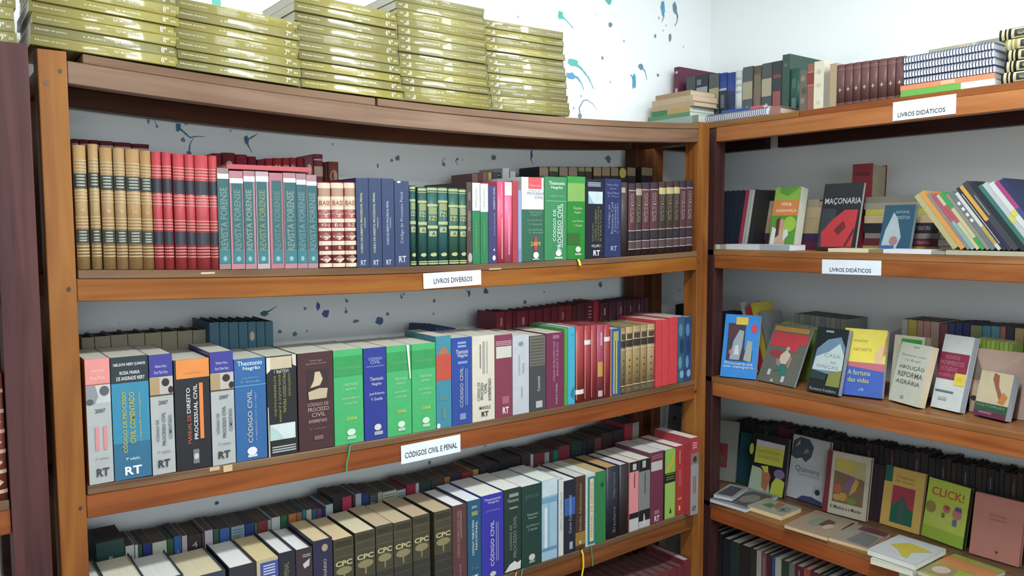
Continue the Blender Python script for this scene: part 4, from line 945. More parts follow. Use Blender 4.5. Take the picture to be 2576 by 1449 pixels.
for i in range(5):
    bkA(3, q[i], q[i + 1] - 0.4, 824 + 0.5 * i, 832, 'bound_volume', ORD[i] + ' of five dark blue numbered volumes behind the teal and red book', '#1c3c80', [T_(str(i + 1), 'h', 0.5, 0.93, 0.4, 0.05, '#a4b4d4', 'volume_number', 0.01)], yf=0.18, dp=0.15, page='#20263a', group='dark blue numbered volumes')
mr = [(1248, 1271, 785), (1271.6, 1289, 784), (1289.5, 1299, 784), (1299.5, 1330, 783), (1330.5, 1348, 781), (1348.5, 1366, 779), (1366.6, 1386, 776), (1386.6, 1405, 774), (1405.6, 1423, 771.5), (1423.5, 1439.5, 769), (1440, 1451, 769), (1451.5, 1473, 764), (1473.5, 1492, 762), (1492.5, 1507, 757), (1508, 1531, 762), (1531.5, 1551.5, 760), (1552, 1567.5, 758), (1569, 1579, 756), (1579.5, 1590, 755), (1590.5, 1601, 753.5), (1601.5, 1612, 752), (1612.5, 1622, 751), (1622.5, 1632, 750)]
for i, (a, b, t) in enumerate(mr):
    c = ['#8a2436', '#842034', '#6c1c2e', '#8a1c34', '#7c1f30', '#782030', '#7a1f2e', '#7c2030', '#8c2c30', '#86282e', '#5c2a30', '#5a3038', '#6c2434', '#b02238', '#5c2c40', '#5e2e42', '#644050', '#583040', '#583042', '#5a3244', '#583040', '#563040', '#56303e'][i]
    d = [V_([0.5], 0.84, 0.93, '#b8808c', 0.2, 'volume_number')] if i in (0, 3, 8, 14, 16, 18, 20) else ([L_([0.95, 0.9, 0.86, 0.82], '#c8909c', 0.012, 0.3, 0.7, 'small_print')] if i in (12,) else [])
    where = ORD[i] + ' of the wine red volumes' if i < 15 else ORD[i - 15] + ' of the narrow purple-brown volumes'
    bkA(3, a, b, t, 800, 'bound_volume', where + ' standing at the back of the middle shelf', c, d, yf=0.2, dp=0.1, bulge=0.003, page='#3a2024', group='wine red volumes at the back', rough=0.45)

# ------------------------------------------------------------------ lower shelf, front row
def low(p0, p1, pt, name, label, cover, decos=(), pb=None, **kw):
    return bkA(4, p0, p1, pt, min(1449, pt + 100), name, label, cover, decos, **kw)
S = dict(kind='soft', rough=0.35)
low(228, 268, 1476, 'law_book', 'white-paged book cut off at the lower edge beside the near post', '#3c4048', dp=0.16, page='#c8c8c0')
low(270, 366, 1466, 'law_book', 'pale-paged thick book cut off at the lower edge, second from the post', '#2c3038', dp=0.16, page='#cfc8b4')
low(368, 462, 1456, 'law_book', 'pale-paged thick book cut off at the lower edge, third from the post', '#28303c', dp=0.16, page='#cfd0c8')
low(464, 568, 1446, 'law_book', 'thick book with a beige page block, fourth from the post', '#2c3c54', dp=0.165, page='#cbbfa0')
low(576, 644, 1422, 'law_book', 'black book with a white page block on the lower shelf', '#2c2a34', dp=0.17, page='#d8d8d4')
low(646, 701, 1406, 'law_book', 'blue book with white lettering and a beige page block', '#c2b28c', [B_(0, 0.97, '#3c50a0', 0.16, 1, 'blue_panel'), L_([0.93, 0.9, 0.87, 0.84, 0.8], '#c8cce4', 0.014, 0.3, 0.85, 'small_print')], page='#c9b88c', **S)
low(702, 744, 1388, 'law_book', 'dark navy book with faint gold vertical title', '#1e2234', [T_('DIREITO PENAL', 'up', 0.45, 0.72, 0.34, 0.3, '#8c8458')], page='#d4d4d0')
low(745, 787, 1379.6, 'law_book', 'dark brown book with a small white mark near its top', '#3a2c32', [L_([0.93, 0.91], '#a8a4a8', 0.01, 0.4, 0.9, 'small_print'), P_([(0.4, 0.83), (0.85, 0.88), (0.8, 0.8), (0.5, 0.78)], '#c8c4c8', 'emblem')], page='#d8d8d8')
low(788.5, 838, 1357, 'law_book', 'navy book with a gold oval above its vertical title', '#25244a', [E_(0.6, 0.91, 0.16, 0.04, '#b09a74'), T_('DICIONÁRIO', 'up', 0.58, 0.62, 0.34, 0.2, '#a89c94', bold=0.02)], page='#cdb992')
cp = [(840, 891, 1353.5), (894, 945, 1336), (946.5, 990, 1320), (991, 1037.5, 1311), (1039, 1082, 1296), (1092.6, 1137, 1284)]
for i, (a, b, t) in enumerate(cp):
    g = '#c9bf88'
    low(a, b, t, 'law_volume', ORD[i] + ' of six dark olive law volumes lettered CPC', '#45432f', [L_([0.965, 0.95, 0.935, 0.92], '#2c2a22', 0.007, 0.08, 0.92, 'small_print'), L_([0.89, 0.8, 0.5], '#6c6848', 0.006), T_('CPC', 'h', 0.5, 0.72, 0.84, 0.06, g, bold=0.03), E_(0.5, 0.635, 0.4, 0.045, '#8c8458', 'tree_crown'), B_(0.52, 0.6, '#8c8458', 0.46, 0.54, 'tree_trunk'), B_(0.0, 0.5, '#33332e', name='lower_panel'), L_([0.42, 0.3, 0.2], '#5c5a44', 0.006)], kind='soft', rough=0.35, page=['#c9b38c', '#c9bea0', '#b4a284', '#b8a888', '#b09c80', '#b4a084'][i], group='dark olive CPC volumes')
low(1138, 1174.5, 1270, 'law_book', 'chestnut brown law book with vertical gold title beside the olive volumes', '#5c3436', [T_('CÓDIGO DE PROCESSO CIVIL', 'up', 0.4, 0.66, 0.56, 0.22, '#b48c80'), V_([0.6], 0.6, 0.93, '#a47c74', 0.06), T_('Saraiva', 'up', 0.5, 0.2, 0.2, 0.2, '#a48078')], page='#dcdcdc')
low(1176, 1210.5, 1258, 'law_book', 'petrol blue law book with white vertical title', '#17587a', [T_('2001', 'h', 0.5, 0.92, 0.4, 0.03, '#d4e0e4', 'year'), B_(0.82, 0.87, '#8c9a58', 0.3, 0.75, 'emblem'), T_('CÓDIGO TRIBUTÁRIO', 'up', 0.38, 0.56, 0.42, 0.2, '#cfe0e6', bold=0.01), T_('NACIONAL', 'up', 0.64, 0.58, 0.34, 0.16, '#cfe0e6', bold=0.01), T_('2ª ed', 'h', 0.5, 0.2, 0.5, 0.03, '#5c94b4', 'small_print'), rt(0.08, '#e0eaee', 0.07, 0.5)], page='#d6dade', **S)
low(1211, 1267, 1243, 'law_book', 'ultramarine law book with a large vertical title on the lower shelf', '#2d2fae', [T_('Theotonio', 'h', 0.5, 0.945, 0.76, 0.03, '#c4c8ec', bold=0.01), T_('Negrão', 'h', 0.55, 0.905, 0.5, 0.03, '#c4c8ec', bold=0.01), T_('José Roberto', 'h', 0.52, 0.81, 0.62, 0.03, '#8c90dc', 'small_print'), T_('CÓDIGO CIVIL', 'up', 0.46, 0.42, 0.54, 0.2, '#c0c0c8', bold=0.02), V_([0.66, 0.74], 0.2, 0.66, '#8488d0', 0.04), E_(0.5, 0.06, 0.14, 0.03, '#c8ccc0', 'publisher_mark')], page='#d8d4cc', **S)
low(1268, 1311, 1229, 'law_book', 'dark green law book with a torn white foot', '#203a34', [B_(0.9, 0.94, '#8a988c', 0.3, 0.85, 'small_print'), T_('Theotonio', 'h', 0.52, 0.86, 0.66, 0.04, '#a8b4a4', bold=0.01), B_(0.76, 0.78, '#8a988c', 0.3, 0.8, 'small_print'), T_('CÓDIGO DE', 'up', 0.36, 0.42, 0.3, 0.16, '#8ca090'), T_('PROCESSO CIVIL', 'up', 0.62, 0.42, 0.5, 0.18, '#8ca090'), P_([(0, 0.02), (0.95, 0.02), (0.98, 0.12), (0.75, 0.1), (0.6, 0.13), (0.3, 0.1), (0.12, 0.05)], '#d8dad2', 'torn_patch')], page='#d4d4cc', extra=ribbon([(1300, 1443), (1297, 1449), (1294, 1462)], '#b4a48c'), **S)
low(1312, 1362.5, 1220, 'law_book', 'bottle green law book with faint white names', '#15403a', [T_('CÓDIGO CIVIL', 'h', 0.5, 0.87, 0.7, 0.05, '#4c7c70'), T_('Theotonio', 'h', 0.54, 0.64, 0.56, 0.032, '#9cb4a8'), T_('Negrão', 'h', 0.54, 0.595, 0.42, 0.032, '#9cb4a8'), T_('José Roberto', 'h', 0.54, 0.5, 0.64, 0.032, '#9cb4a8'), T_('F. Gouvêa', 'h', 0.54, 0.455, 0.46, 0.032, '#9cb4a8'), E_(0.5, 0.11, 0.16, 0.04, '#c8ccc0', 'publisher_mark'), B_(0.04, 0.07, '#8ca498', 0.36, 0.64, 'publisher_mark')], page='#cfcfca', extra=ribbon([(1318, 1418), (1315, 1430), (1312, 1449)], '#4c8a74'), **S)
low(1363, 1402, 1206.5, 'law_book', 'pale sky-blue book with a temple column printed on it', '#9cc4dc', [B_(0.16, 0.78, '#7ab0d0', 0.42, 0.5, 'column_print'), B_(0.16, 0.66, '#dce8ec', 0.16, 0.32, 'white_strip'), B_(0.72, 0.78, '#6ca4c4', 0, 1, 'column_print'), B_(0.12, 0.16, '#5c94b8', 0, 1, 'column_print'), B_(0.8, 1, '#c4dce4', 0, 1, 'pale_top')], page='#d4d4c8', **S)
low(1402.5, 1417.5, 1206, 'law_book', 'narrow white book with a grey vertical title beside the sky-blue one', '#3c5c90', [B_(0, 1, '#d8dad4', 0.12, 1, 'white_spine'), T_('DIREITO DO TRABALHO', 'up', 0.6, 0.58, 0.5, 0.4, '#6c7480')], page='#c8c8c4', **S)
low(1418, 1446.8, 1208, 'law_book', 'dark blue book with a glowing bright blue middle', '#202638', [B_(0.52, 0.76, '#2c60b4', 0.05, 1, 'blue_glow'), T_('Curso Constitucional', 'up', 0.55, 0.53, 0.52, 0.22, '#b4bcc8'), B_(0.05, 0.15, '#a4acb8', 0.5, 0.78, 'publisher_mark')], page='#d0d0d0', **S)
low(1447.2, 1472, 1198, 'law_book', 'brown book with a golden foot and a yellow ribbon', '#4c3428', [B_(0.06, 0.24, '#9c7828', 0, 1, 'golden_foot'), T_('Direito Administrativo', 'up', 0.5, 0.58, 0.64, 0.24, '#c09a6c'), B_(0.08, 0.12, '#d8c8a4', 0.4, 0.6, 'publisher_mark')], page='#c4c0b8', extra=ribbon([(1464, 1374), (1467, 1395), (1468, 1425), (1464, 1449)], '#d8b828', w=0.006), **S)
low(1473, 1497.5, 1192, 'law_book', 'teal and white book with a cream vertical panel', '#c8d4d0', [B_(0.02, 0.96, '#2c7c88', 0.2, 0.98, 'teal_panel'), B_(0.06, 0.93, '#ded6a0', 0.42, 0.82, 'cream_panel'), T_('MANUAL DE DIREITO', 'up', 0.62, 0.5, 0.76, 0.18, '#7c6c2c')], page='#c8ccc4', extra=ribbon([(1488, 1388), (1490, 1400), (1492, 1425)], '#3c9a70', w=0.002), **S)
low(1498, 1524, 1186, 'law_book', 'plain green book with beige pages on the lower shelf', '#218444', [B_(0.78, 0.84, '#14502c', 0.5, 0.75, 'small_print')], page='#b49c70', **S)
low(1524.6, 1557, 1174, 'law_book', 'blue-black book with dull gold vertical lettering', '#20263c', [T_('Código Comercial', 'up', 0.55, 0.74, 0.36, 0.26, '#8c8470'), T_('Brasileiro', 'up', 0.55, 0.26, 0.36, 0.24, '#7c7868')], page='#b08c5c', bulge=0.004)
low(1557.5, 1582, 1168, 'law_book', 'plain dark brown book next to the pink one', '#30282a', page='#c0c0c4', bulge=0.003)
low(1582.6, 1606, 1162, 'law_book', 'pink book with black top and white foot', '#ec8c90', [B_(0.86, 1, '#1e1c20', name='black_top'), B_(0.88, 0.97, '#c4c4c4', 0.35, 0.75, 'small_print'), V_([0.55], 0.62, 0.84, '#704048', 0.1), B_(0.18, 0.26, '#1e1c20', name='black_band'), B_(0, 0.18, '#c8c8c8', name='white_foot')], page='#c8c4b8', **S)
low(1606.6, 1635, 1155, 'law_book', 'grey book with black top and black and white foot', '#84888a', [B_(0.83, 1, '#1c1c20', name='black_top'), B_(0.88, 0.98, '#b4b8b8', 0.3, 0.6, 'small_print'), V_([0.55], 0.5, 0.8, '#4c5054', 0.08), B_(0.1, 0.26, '#1e1e22', name='black_band'), B_(0, 0.1, '#c4c4c4', name='white_foot'), P_([(0.4, 0.04), (0.6, 0.04), (0.5, 0.2), (0.42, 0.2)], '#d0d0d0', 'figure_print')], page='#ccc8bc', **S)
low(1635.6, 1668.5, 1137, 'law_book', 'plum book with a silver sticker on the lower shelf', '#75304c', [L_([0.95, 0.92], '#a46c84', 0.014, 0.1, 0.9, 'small_print'), B_(0.74, 0.87, '#c8c4c0', 0.05, 0.9, 'silver_sticker', 0.2), B_(0.12, 0.18, '#a06c84', 0.3, 0.7, 'small_print'), rt(0.06, '#e4d4dc', 0.08, 0.4, 0.52)], page='#c0bcb8', **S)
low(1669, 1698, 1131, 'law_book', 'lime green and black book near the corner post', '#191c16', [B_(0.66, 1, '#8cc43c', 0.1, 1, 'lime_panel'), P_([(0.15, 0.72), (0.5, 0.78), (0.9, 0.95), (1, 0.9), (0.7, 0.76), (0.3, 0.68)], '#d8b02c', 'arc_print'), B_(0.0, 0.52, '#96c84c', 0.1, 1, 'lime_panel'), L_([0.64, 0.6, 0.57], '#5c8430', 0.016, 0.2, 0.9, 'small_print'), P_([(0.5, 0.07), (0.7, 0.07), (0.6, 0.16)], '#24301c', 'emblem')], page='#c8ccc4', **S)
low(1698.5, 1720, 1122, 'law_book', 'brick red book with a yellow mark at its foot', '#b0302e', [V_([0.5], 0.74, 0.94, '#e0a89c', 0.08), V_([0.45, 0.62], 0.42, 0.66, '#c05c58', 0.12), B_(0.22, 0.25, '#d08070', 0.25, 0.75, 'small_print'), E_(0.5, 0.1, 0.1, 0.04, '#e8c478')], page='#d0d0cc', **S)
low(1737, 1757, 1101, 'law_book', 'red-topped grey book touching the corner post', '#b8303c', yf=-0.027, decos=[B_(0, 0.8, '#9c9ea0', name='grey_spine'), L_([0.93, 0.9, 0.87], '#e8b0b4', 0.014, 0.2, 0.75, 'small_print'), B_(0.66, 0.8, '#8c7870', name='photo_print'), E_(0.5, 0.72, 0.25, 0.04, '#4c3030', 'photo_print'), V_([0.38, 0.6], 0.28, 0.5, '#a04454', 0.1), rt(0.08, '#3c4044', 0.06, 0.44)], page='#ccc8c4', **S)

# lower shelf, rear row: a mixed line whose dark tops show
rr3 = [(240, 312, 1361, '#1c4c48', 'teal green, broadest of the row'), (314, 337, 1373, '#c9ccc8', 'white with a grey print'), (338, 346.5, 1371, '#d0d4d4', 'thin white'), (347, 357, 1370, '#2c5c3c', 'thin dark green'), (358, 381, 1366, '#24307a', 'navy with white vertical title'), (382, 419, 1363, '#c4ccb8', 'white with green foot'), (419.5, 436, 1356, '#2f5c30', 'leaf green'), (437, 455.5, 1349, '#1f62a8', 'bright blue, first'), (457, 471, 1348, '#c4b8bc', 'pale mauve'), (471.5, 507, 1346.5, '#3c2f2c', 'dark brown with number'), (508, 514.5, 1340, '#4c4444', 'thin grey-brown'), (515, 536, 1334, '#c8bccc', 'lilac white'), (537, 551.5, 1331, '#3c5c4c', 'dull green'), (553, 578, 1329, '#3468b0', 'mid blue, second'), (582, 616, 1323, '#88a4b8', 'pale blue'), (617, 641, 1317, '#283c84', 'indigo'), (642, 647.5, 1315, '#2c8c5c', 'thin emerald'), (648, 673, 1311, '#8c2c34', 'brick red'), (674, 683.5, 1308, '#9ca4a4', 'grey'), (684, 706, 1301, '#c8d0cc', 'white, beside the emerald'), (707, 724, 1297, '#2c6c4c', 'emerald'), (727, 746.5, 1292.6, '#c4702c', 'orange'), (747, 761, 1289, '#a46430', 'rusty orange'), (762, 771.5, 1283, '#1c7c94', 'turquoise'), (772, 785.5, 1282, '#c4c0ac', 'ivory'), (786, 797, 1281, '#24687c', 'thin teal'), (797.5, 810.5, 1279.6, '#743c80', 'purple'), (811, 820, 1277, '#2c3060', 'thin navy'), (821, 839.5, 1268.7, '#b4c0c8', 'bluish white'), (840, 862, 1252, '#20242a', 'black, tall'), (863, 886.5, 1249, '#c02456', 'magenta'), (888, 895, 1247, '#4c2030', 'thin wine'), (896, 911, 1242, '#a4b4c4', 'pale steel'), (911.5, 930, 1241, '#243c74', 'navy with emblem'), (931, 951.5, 1240, '#4c4038', 'brown and black'), (952, 964, 1238, '#a8a490', 'dull ivory'), (964.5, 999.5, 1235, '#bcc0ac', 'pale green'), (1000, 1022.5, 1231.7, '#a8b8b0', 'mint'), (1023, 1045.5, 1218.7, '#9c1c3c', 'crimson'), (1046, 1054.5, 1216, '#c4c4c0', 'thin white, by the crimson'), (1055.6, 1085, 1214, '#2c4440', 'dark green'), (1086, 1118, 1207, '#4c4440', 'brownish grey'), (1119, 1132.5, 1200, '#b8702c', 'amber'), (1133, 1161, 1194, '#3c3040', 'dusky violet'), (1162, 1182.5, 1188, '#942438', 'raspberry'), (1190.5, 1204, 1181, '#c08c50', 'orange and white'), (1205, 1225, 1173, '#2c2c34', 'black, narrow'), (1226, 1257.5, 1167.5, '#22242c', 'black, broad'), (1258, 1310, 1154, '#20222a', 'black, broadest'), (1312, 1334, 1143, '#3c2c2c', 'dark chocolate'), (1335, 1342, 1143, '#c0c0bc', 'thin white, by the maroon'), (1343, 1369.5, 1140.6, '#7c2c38', 'maroon'), (1370, 1382, 1138, '#a0a4a8', 'light grey'), (1383, 1390.5, 1135, '#5c2c38', 'thin maroon'), (1391, 1405, 1132.6, '#1c7468', 'sea green'), (1405.6, 1433.5, 1122, '#8c2438', 'ruby'), (1436, 1463, 1114, '#1c3c34', 'deep green'), (1464, 1475, 1112, '#202c44', 'thin blue-black'), (1476, 1494, 1108, '#2c2430', 'blackish plum'), (1495, 1512, 1102, '#703c44', 'dusty red'), (1513, 1540, 1090, '#3a2a2c', 'black-brown'), (1541, 1568, 1082, '#3a2a2e', 'dark umber'), (1569.5, 1589.5, 1066, '#a4283c', 'bright red'), (1590, 1606, 1063, '#a09c90', 'cream and black')]
for i, (a, b, t, c, lb) in enumerate(rr3):
    d = []
    if i in (0, 4, 7, 13, 15, 17, 30, 33, 38, 51):
        d = [V_([0.5], 0.62, 0.86, '#9cacac', 0.14, 'vertical_print')]
    elif i == 5:
        d = [B_(0.5, 0.78, '#5c8c3c', 0.3, 1, 'green_foot')]
    elif i == 1:
        d = [B_(0.72, 0.9, '#6c7074', 0.15, 0.7, 'small_print')]
    elif i == 9:
        d = [T_('4', 'h', 0.5, 0.9, 0.4, 0.06, '#c0c0bc', 'volume_number')]
    elif i in (14, 34, 36, 37):
        d = [L_([0.96, 0.93, 0.9], '#5c7484', 0.01, 0.1, 0.9, 'small_print'), B_(0.8, 0.9, '#88906c', 0.1, 0.6, 'small_print')]
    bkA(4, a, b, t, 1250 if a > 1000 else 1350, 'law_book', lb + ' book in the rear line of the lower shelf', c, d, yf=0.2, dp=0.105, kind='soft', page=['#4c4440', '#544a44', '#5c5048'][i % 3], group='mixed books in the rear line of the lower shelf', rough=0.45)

# bottom shelf: red volumes at its far end
for i, (a, b, t) in enumerate([(1500, 1518, 1492), (1519, 1538, 1484), (1539, 1558, 1477), (1559, 1578, 1470), (1579, 1600, 1463), (1601, 1621, 1456), (1622, 1642, 1449), (1643, 1663, 1443), (1664, 1684, 1437), (1684.6, 1703, 1431), (1703.5, 1719, 1424), (1719.5, 1736, 1408)]):
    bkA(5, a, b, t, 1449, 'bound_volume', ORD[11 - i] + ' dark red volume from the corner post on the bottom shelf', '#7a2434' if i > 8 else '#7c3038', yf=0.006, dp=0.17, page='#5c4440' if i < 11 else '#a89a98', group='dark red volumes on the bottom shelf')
# other books of the long bookcase's bottom shelf lie outside the frame

# slivers of books on the dark bookcase
def bkC(level, x0, x1, h, name, label, cover, decos=(), yf=0.006, dp=0.16, **kw):
    z = sum(RAIL[level][:3]) + 0.0015
    return book(name, label, 'book', Matrix.Translation(((x0 + x1) / 2, yf + kw.get('bulge', 0), z)), x1 - x0, h, dp, cover, decos, 'hard', **kw)
cx = CX1 - 0.064
bkC(2, cx - 0.05, cx - 0.001, 0.215, 'bound_volume', 'brown volume with cream frame lines at the picture edge, upper shelf', '#8a4434', [B_(0.02, 0.98, '#d8b8a0', 0.84, 0.9, 'frame_line'), B_(0.03, 0.05, '#d8b8a0', 0.1, 0.9, 'frame_line'), B_(0.55, 0.9, '#a85c48', 0.2, 0.8, 'spine_panel')], bulge=0.004)
bkC(3, cx - 0.027, cx - 0.001, 0.235, 'bound_volume', 'red and gold ornamented volume at the picture edge, middle shelf', '#8c3a30', [B_(0.05 + 0.16 * k, 0.08 + 0.16 * k, '#d0b090') for k in range(6)] + [D_(0.5, 0.14 + 0.16 * k, 0.3, 0.03, '#cfa98c') for k in range(5)], bulge=0.004)
bkC(3, cx - 0.056, cx - 0.028, 0.232, 'bound_volume', 'second red and gold ornamented volume at the picture edge, middle shelf', '#8c3a30', [B_(0.05 + 0.16 * k, 0.08 + 0.16 * k, '#d0b090') for k in range(6)], bulge=0.004)
bkC(3, cx - 0.06, cx - 0.01, 0.30, 'bound_volume', 'teal volume behind the red and gold ones at the picture edge', '#1c6c64', yf=0.19, dp=0.1)
bkC(4, cx - 0.03, cx - 0.001, 0.24, 'law_book', 'dark blue book at the lower corner of the picture', '#1c2c54', [B_(0.8, 0.9, '#6c7ca4', 0.2, 0.8, 'small_print')])
bkC(4, cx - 0.07, cx - 0.031, 0.245, 'law_book', 'blackish book at the lower corner of the picture', '#202430')

# ------------------------------------------------------------------ books on the side bookcase
def bkB(level, p0, p1, ptop, pym, name, label, cover, decos=(), xs=1.965, dp=0.16, kind='hard', bulge=0.0, z=None, lean=0.0, h=None, **kw):
    xb = xs + bulge
    y0, y1 = onX(p0, pym, xb).y - 0.0005, onX(p1, pym, xb).y + 0.0005
    z = (zB(level) if z is None else z) + 0.0006
    hh = h or onX((p0 + p1) / 2, ptop, xb).z - z
    ez = Vector((0, -math.sin(lean), math.cos(lean)))
    ex = Vector((0, -math.cos(lean), -math.sin(lean)))
    t = (y0 - y1) * math.cos(lean)
    loc = Vector((xb, (y0 + y1) / 2, z + abs(math.sin(lean)) * t / 2))
    return book(name, label, kw.pop('cat', 'book'), mframe(loc, ex, X, ez), t, hh, dp, cover, decos, kind, bulge, **kw)
def flatB(name, label, p0, p1, pym, z0, th, x0, dp, cover, decos=(), kind='soft', cat='book', **kw):
    """a book lying flat with its spine towards the room, along the side wall"""
    ya, yb = onX(p0, pym, x0).y, onX(p1, pym, x0).y
    return book(name, label, cat, mframe(Vector((x0, ya, z0 + th / 2)), -Z, X, -Y), th - 0.0004, ya - yb, dp, cover, decos, kind, **kw)
def faceB(name, label, bl, br, tl, z, lean, thick, cover, decos=(), h=None, w=None, **kw):
    """a book shown front on, leaning back on a shelf: lower corners lie on the shelf"""
    a, b = onZ(bl[0], bl[1], z), onZ(br[0], br[1], z)
    ex = (b - a).normalized()
    back = Z.cross(ex)
    ez = (Z * math.cos(lean) + back * math.sin(lean)).normalized()
    n = ex.cross(ez)
    c = onP(tl[0], tl[1], a, n)
    H = h or (c - a).dot(ez)
    lift = Z * (thick * math.sin(lean) + 0.0006)
    a, b = a + lift, b + lift
    return facing(name, label, 'book', a, b, a + ez * H, thick, cover, decos, w=w, **kw)
def faceX(name, label, level, p0, p1, pyb, pyt, xb, lean, thick, cover, decos=(), z=None, **kw):
    """the same where the shelf is seen almost edge on: the lower edge is set by its distance from the wall"""
    z = (zB(level) if z is None else z) + 0.0006
    a, b = onX(p0, pyb, xb), onX(p1, pyb, xb)
    a.z = b.z = z
    ez = Vector((math.sin(lean), 0, math.cos(lean)))
    n = (b - a).normalized().cross(ez)
    c = onP((p0 + p1) / 2, pyt, a, n)
    H = (c - a).dot(ez)
    lift = Z * (thick * math.sin(lean))
    a, b = a + lift, b + lift
    return facing(name, label, 'book', a, b, a + ez * H, thick, cover, decos, **kw)
def lying(name, label, left, frontr, backl, ztop, th, cover, decos=(), **kw):
    """a book lying on its back: left, front right and back left corners of its upper cover"""
    a, b, c = onZ(*left, ztop), onZ(*frontr, ztop), onZ(*backl, ztop)
    return facing(name, label, 'book', a, b, c, th, cover, decos, **kw)

# ---- top of the side bookcase
T1 = zB(1)
g1 = dict(xs=2.10, dp=0.2)
bkB(1, 1695, 1708, 169, 235, 'bound_volume', 'tall deep maroon volume at the corner end of the side bookcase top', '#73264a', [E_(0.5, 0.92, 0.3, 0.02, '#d8c4cc', 'volume_mark'), V_([0.5], 0.6, 0.68, '#d8c4cc', 0.4, 'volume_mark'), V_([0.5], 0.42, 0.5, '#d8c4cc', 0.4, 'volume_mark')], xs=2.10, dp=0.23)
def two_tone(dark, pale, mark=None):
    d = [B_(0.44, 0.74, pale, name='pale_band')]
    if mark:
        d.append(E_(0.5, 0.26, 0.18, 0.06, mark))
    return d
bkB(1, 1726, 1749, 193, 235, 'bound_volume', 'grey volume low beside the tall maroon one', '#4c555a', two_tone('', '#a3977c'), **g1)
bkB(1, 1750, 1781, 188, 235, 'bound_volume', 'black volume with silver blocks on the side bookcase top', '#2c3036', [B_(0.66, 0.78, '#a8b0b6', 0.05, 0.95, 'silver_block'), B_(0.5, 0.6, '#8c949a', 0.5, 0.95, 'silver_block'), B_(0.82, 0.92, '#7c858c', 0.1, 0.45, 'silver_block')], **g1)
bkB(1, 1783, 1808, 186, 235, 'bound_volume', 'grey volume with a beige middle, touching the blue ones', '#58615e', two_tone('', '#bda97c'), **g1)
bkB(1, 1809, 1828, 184, 235, 'bound_volume', 'blue volume with silver ornament on a black panel', '#25419c', [B_(0.22, 0.72, '#2c3440', name='black_panel'), B_(0.68, 0.72, '#b4bec8', name='silver_rule'), B_(0.36, 0.6, '#6c7884', 0.25, 0.75, 'silver_ornament'), B_(0.2, 0.26, '#a4b0bc', 0.2, 0.9, 'silver_ornament')], bulge=0.003, **g1)
bkB(1, 1828.5, 1848, 183, 235, 'bound_volume', 'blue volume with a plain dark panel', '#2a449a', [B_(0.3, 0.66, '#2c3a52', name='dark_panel')], bulge=0.003, **g1)
bkB(1, 1849, 1867.5, 178, 235, 'bound_volume', 'white volume with ribbed spine between blue and grey ones', '#d6dfdc', [B_(v, v + 0.035, '#b4c0bc', name='raised_rib') for v in (0.08, 0.2, 0.33, 0.6, 0.72, 0.84)], bulge=0.006, **g1)
bkB(1, 1868, 1893, 168, 225, 'bound_volume', 'grey and beige volume beside the white ribbed one', '#575f5e', two_tone('', '#b5a989', '#c4c8c0'), **g1)
bkB(1, 1894, 1915, 166, 225, 'bound_volume', 'olive brown volume between the two grey and beige ones', '#6a5c46', [B_(0.3, 0.62, '#8c7058', 0.1, 0.9, 'worn_panel'), B_(0.62, 0.85, '#7c7450', 0.2, 0.9, 'worn_panel')], bulge=0.003, **g1)
bkB(1, 1916, 1941, 159, 225, 'bound_volume', 'grey and beige volume beside the dark red-marked one', '#50595c', two_tone('', '#b9ae90', '#c8ccc4'), **g1)
bkB(1, 1942, 1966, 154, 225, 'bound_volume', 'dark volume with red label on the side bookcase top', '#3a3c40', [B_(0.72, 0.78, '#8c4444', 0.1, 0.9, 'red_script'), B_(0.24, 0.5, '#a8564c', 0.1, 0.9, 'red_label')], **g1)
bkB(1, 1967, 1986, 137, 210, 'bound_volume', 'tallest dark green volume on the side bookcase top', '#355a4c', [E_(0.5, 0.84, 0.2, 0.03, '#5c7c6c')], xs=2.10, dp=0.23)
bkB(1, 1987, 2011, 173, 225, 'bound_volume', 'sea green volume with faded gilt next to the tallest green one', '#21594a', [B_(0.1, 0.42, '#4c8070', 0.25, 0.75, 'faded_gilt'), B_(0.6, 0.8, '#3c7464', 0.3, 0.7, 'faded_gilt')], bulge=0.004, **g1)
bkB(1, 2012, 2030.5, 177, 225, 'bound_volume', 'small marbled grey-brown volume', '#6d6458', [E_(0.4, 0.8, 0.3, 0.07, '#8c8474', 'marbling'), E_(0.6, 0.5, 0.3, 0.09, '#554c44', 'marbling'), E_(0.4, 0.25, 0.3, 0.08, '#8c8070', 'marbling')], dp=0.12)
bkB(1, 2031, 2046.5, 161, 225, 'bound_volume', 'narrow reddish brown volume with a red label', '#9a5a48', [B_(0.56, 0.8, '#8c2c28', name='red_label'), L_([0.82, 0.54], '#d0a080', 0.012)], dp=0.14)
bkB(1, 2047, 2072, 154, 220, 'bound_volume', 'cream white volume beside the brown volumes', '#e2dcc0', [E_(0.5, 0.78, 0.25, 0.05, '#c8c0a4', 'faint_print'), E_(0.5, 0.5, 0.25, 0.04, '#cdc6ac', 'faint_print'), E_(0.5, 0.14, 0.2, 0.04, '#cfc8ae', 'faint_print')], dp=0.14)
bkB(1, 2073, 2086, 180, 220, 'bound_volume', 'small framed grey volume against the cream one', '#a49c84', [B_(0.06, 0.94, '#8c8c7c', 0.12, 0.88, 'framed_panel')], dp=0.12)
bkB(1, 2086.5, 2104, 160, 220, 'bound_volume', 'worn tan volume in front of the brown set', '#b49c78', dp=0.14)
q = [2105, 2125, 2145.5, 2165.5, 2187, 2208, 2231, 2252.5, 2276]
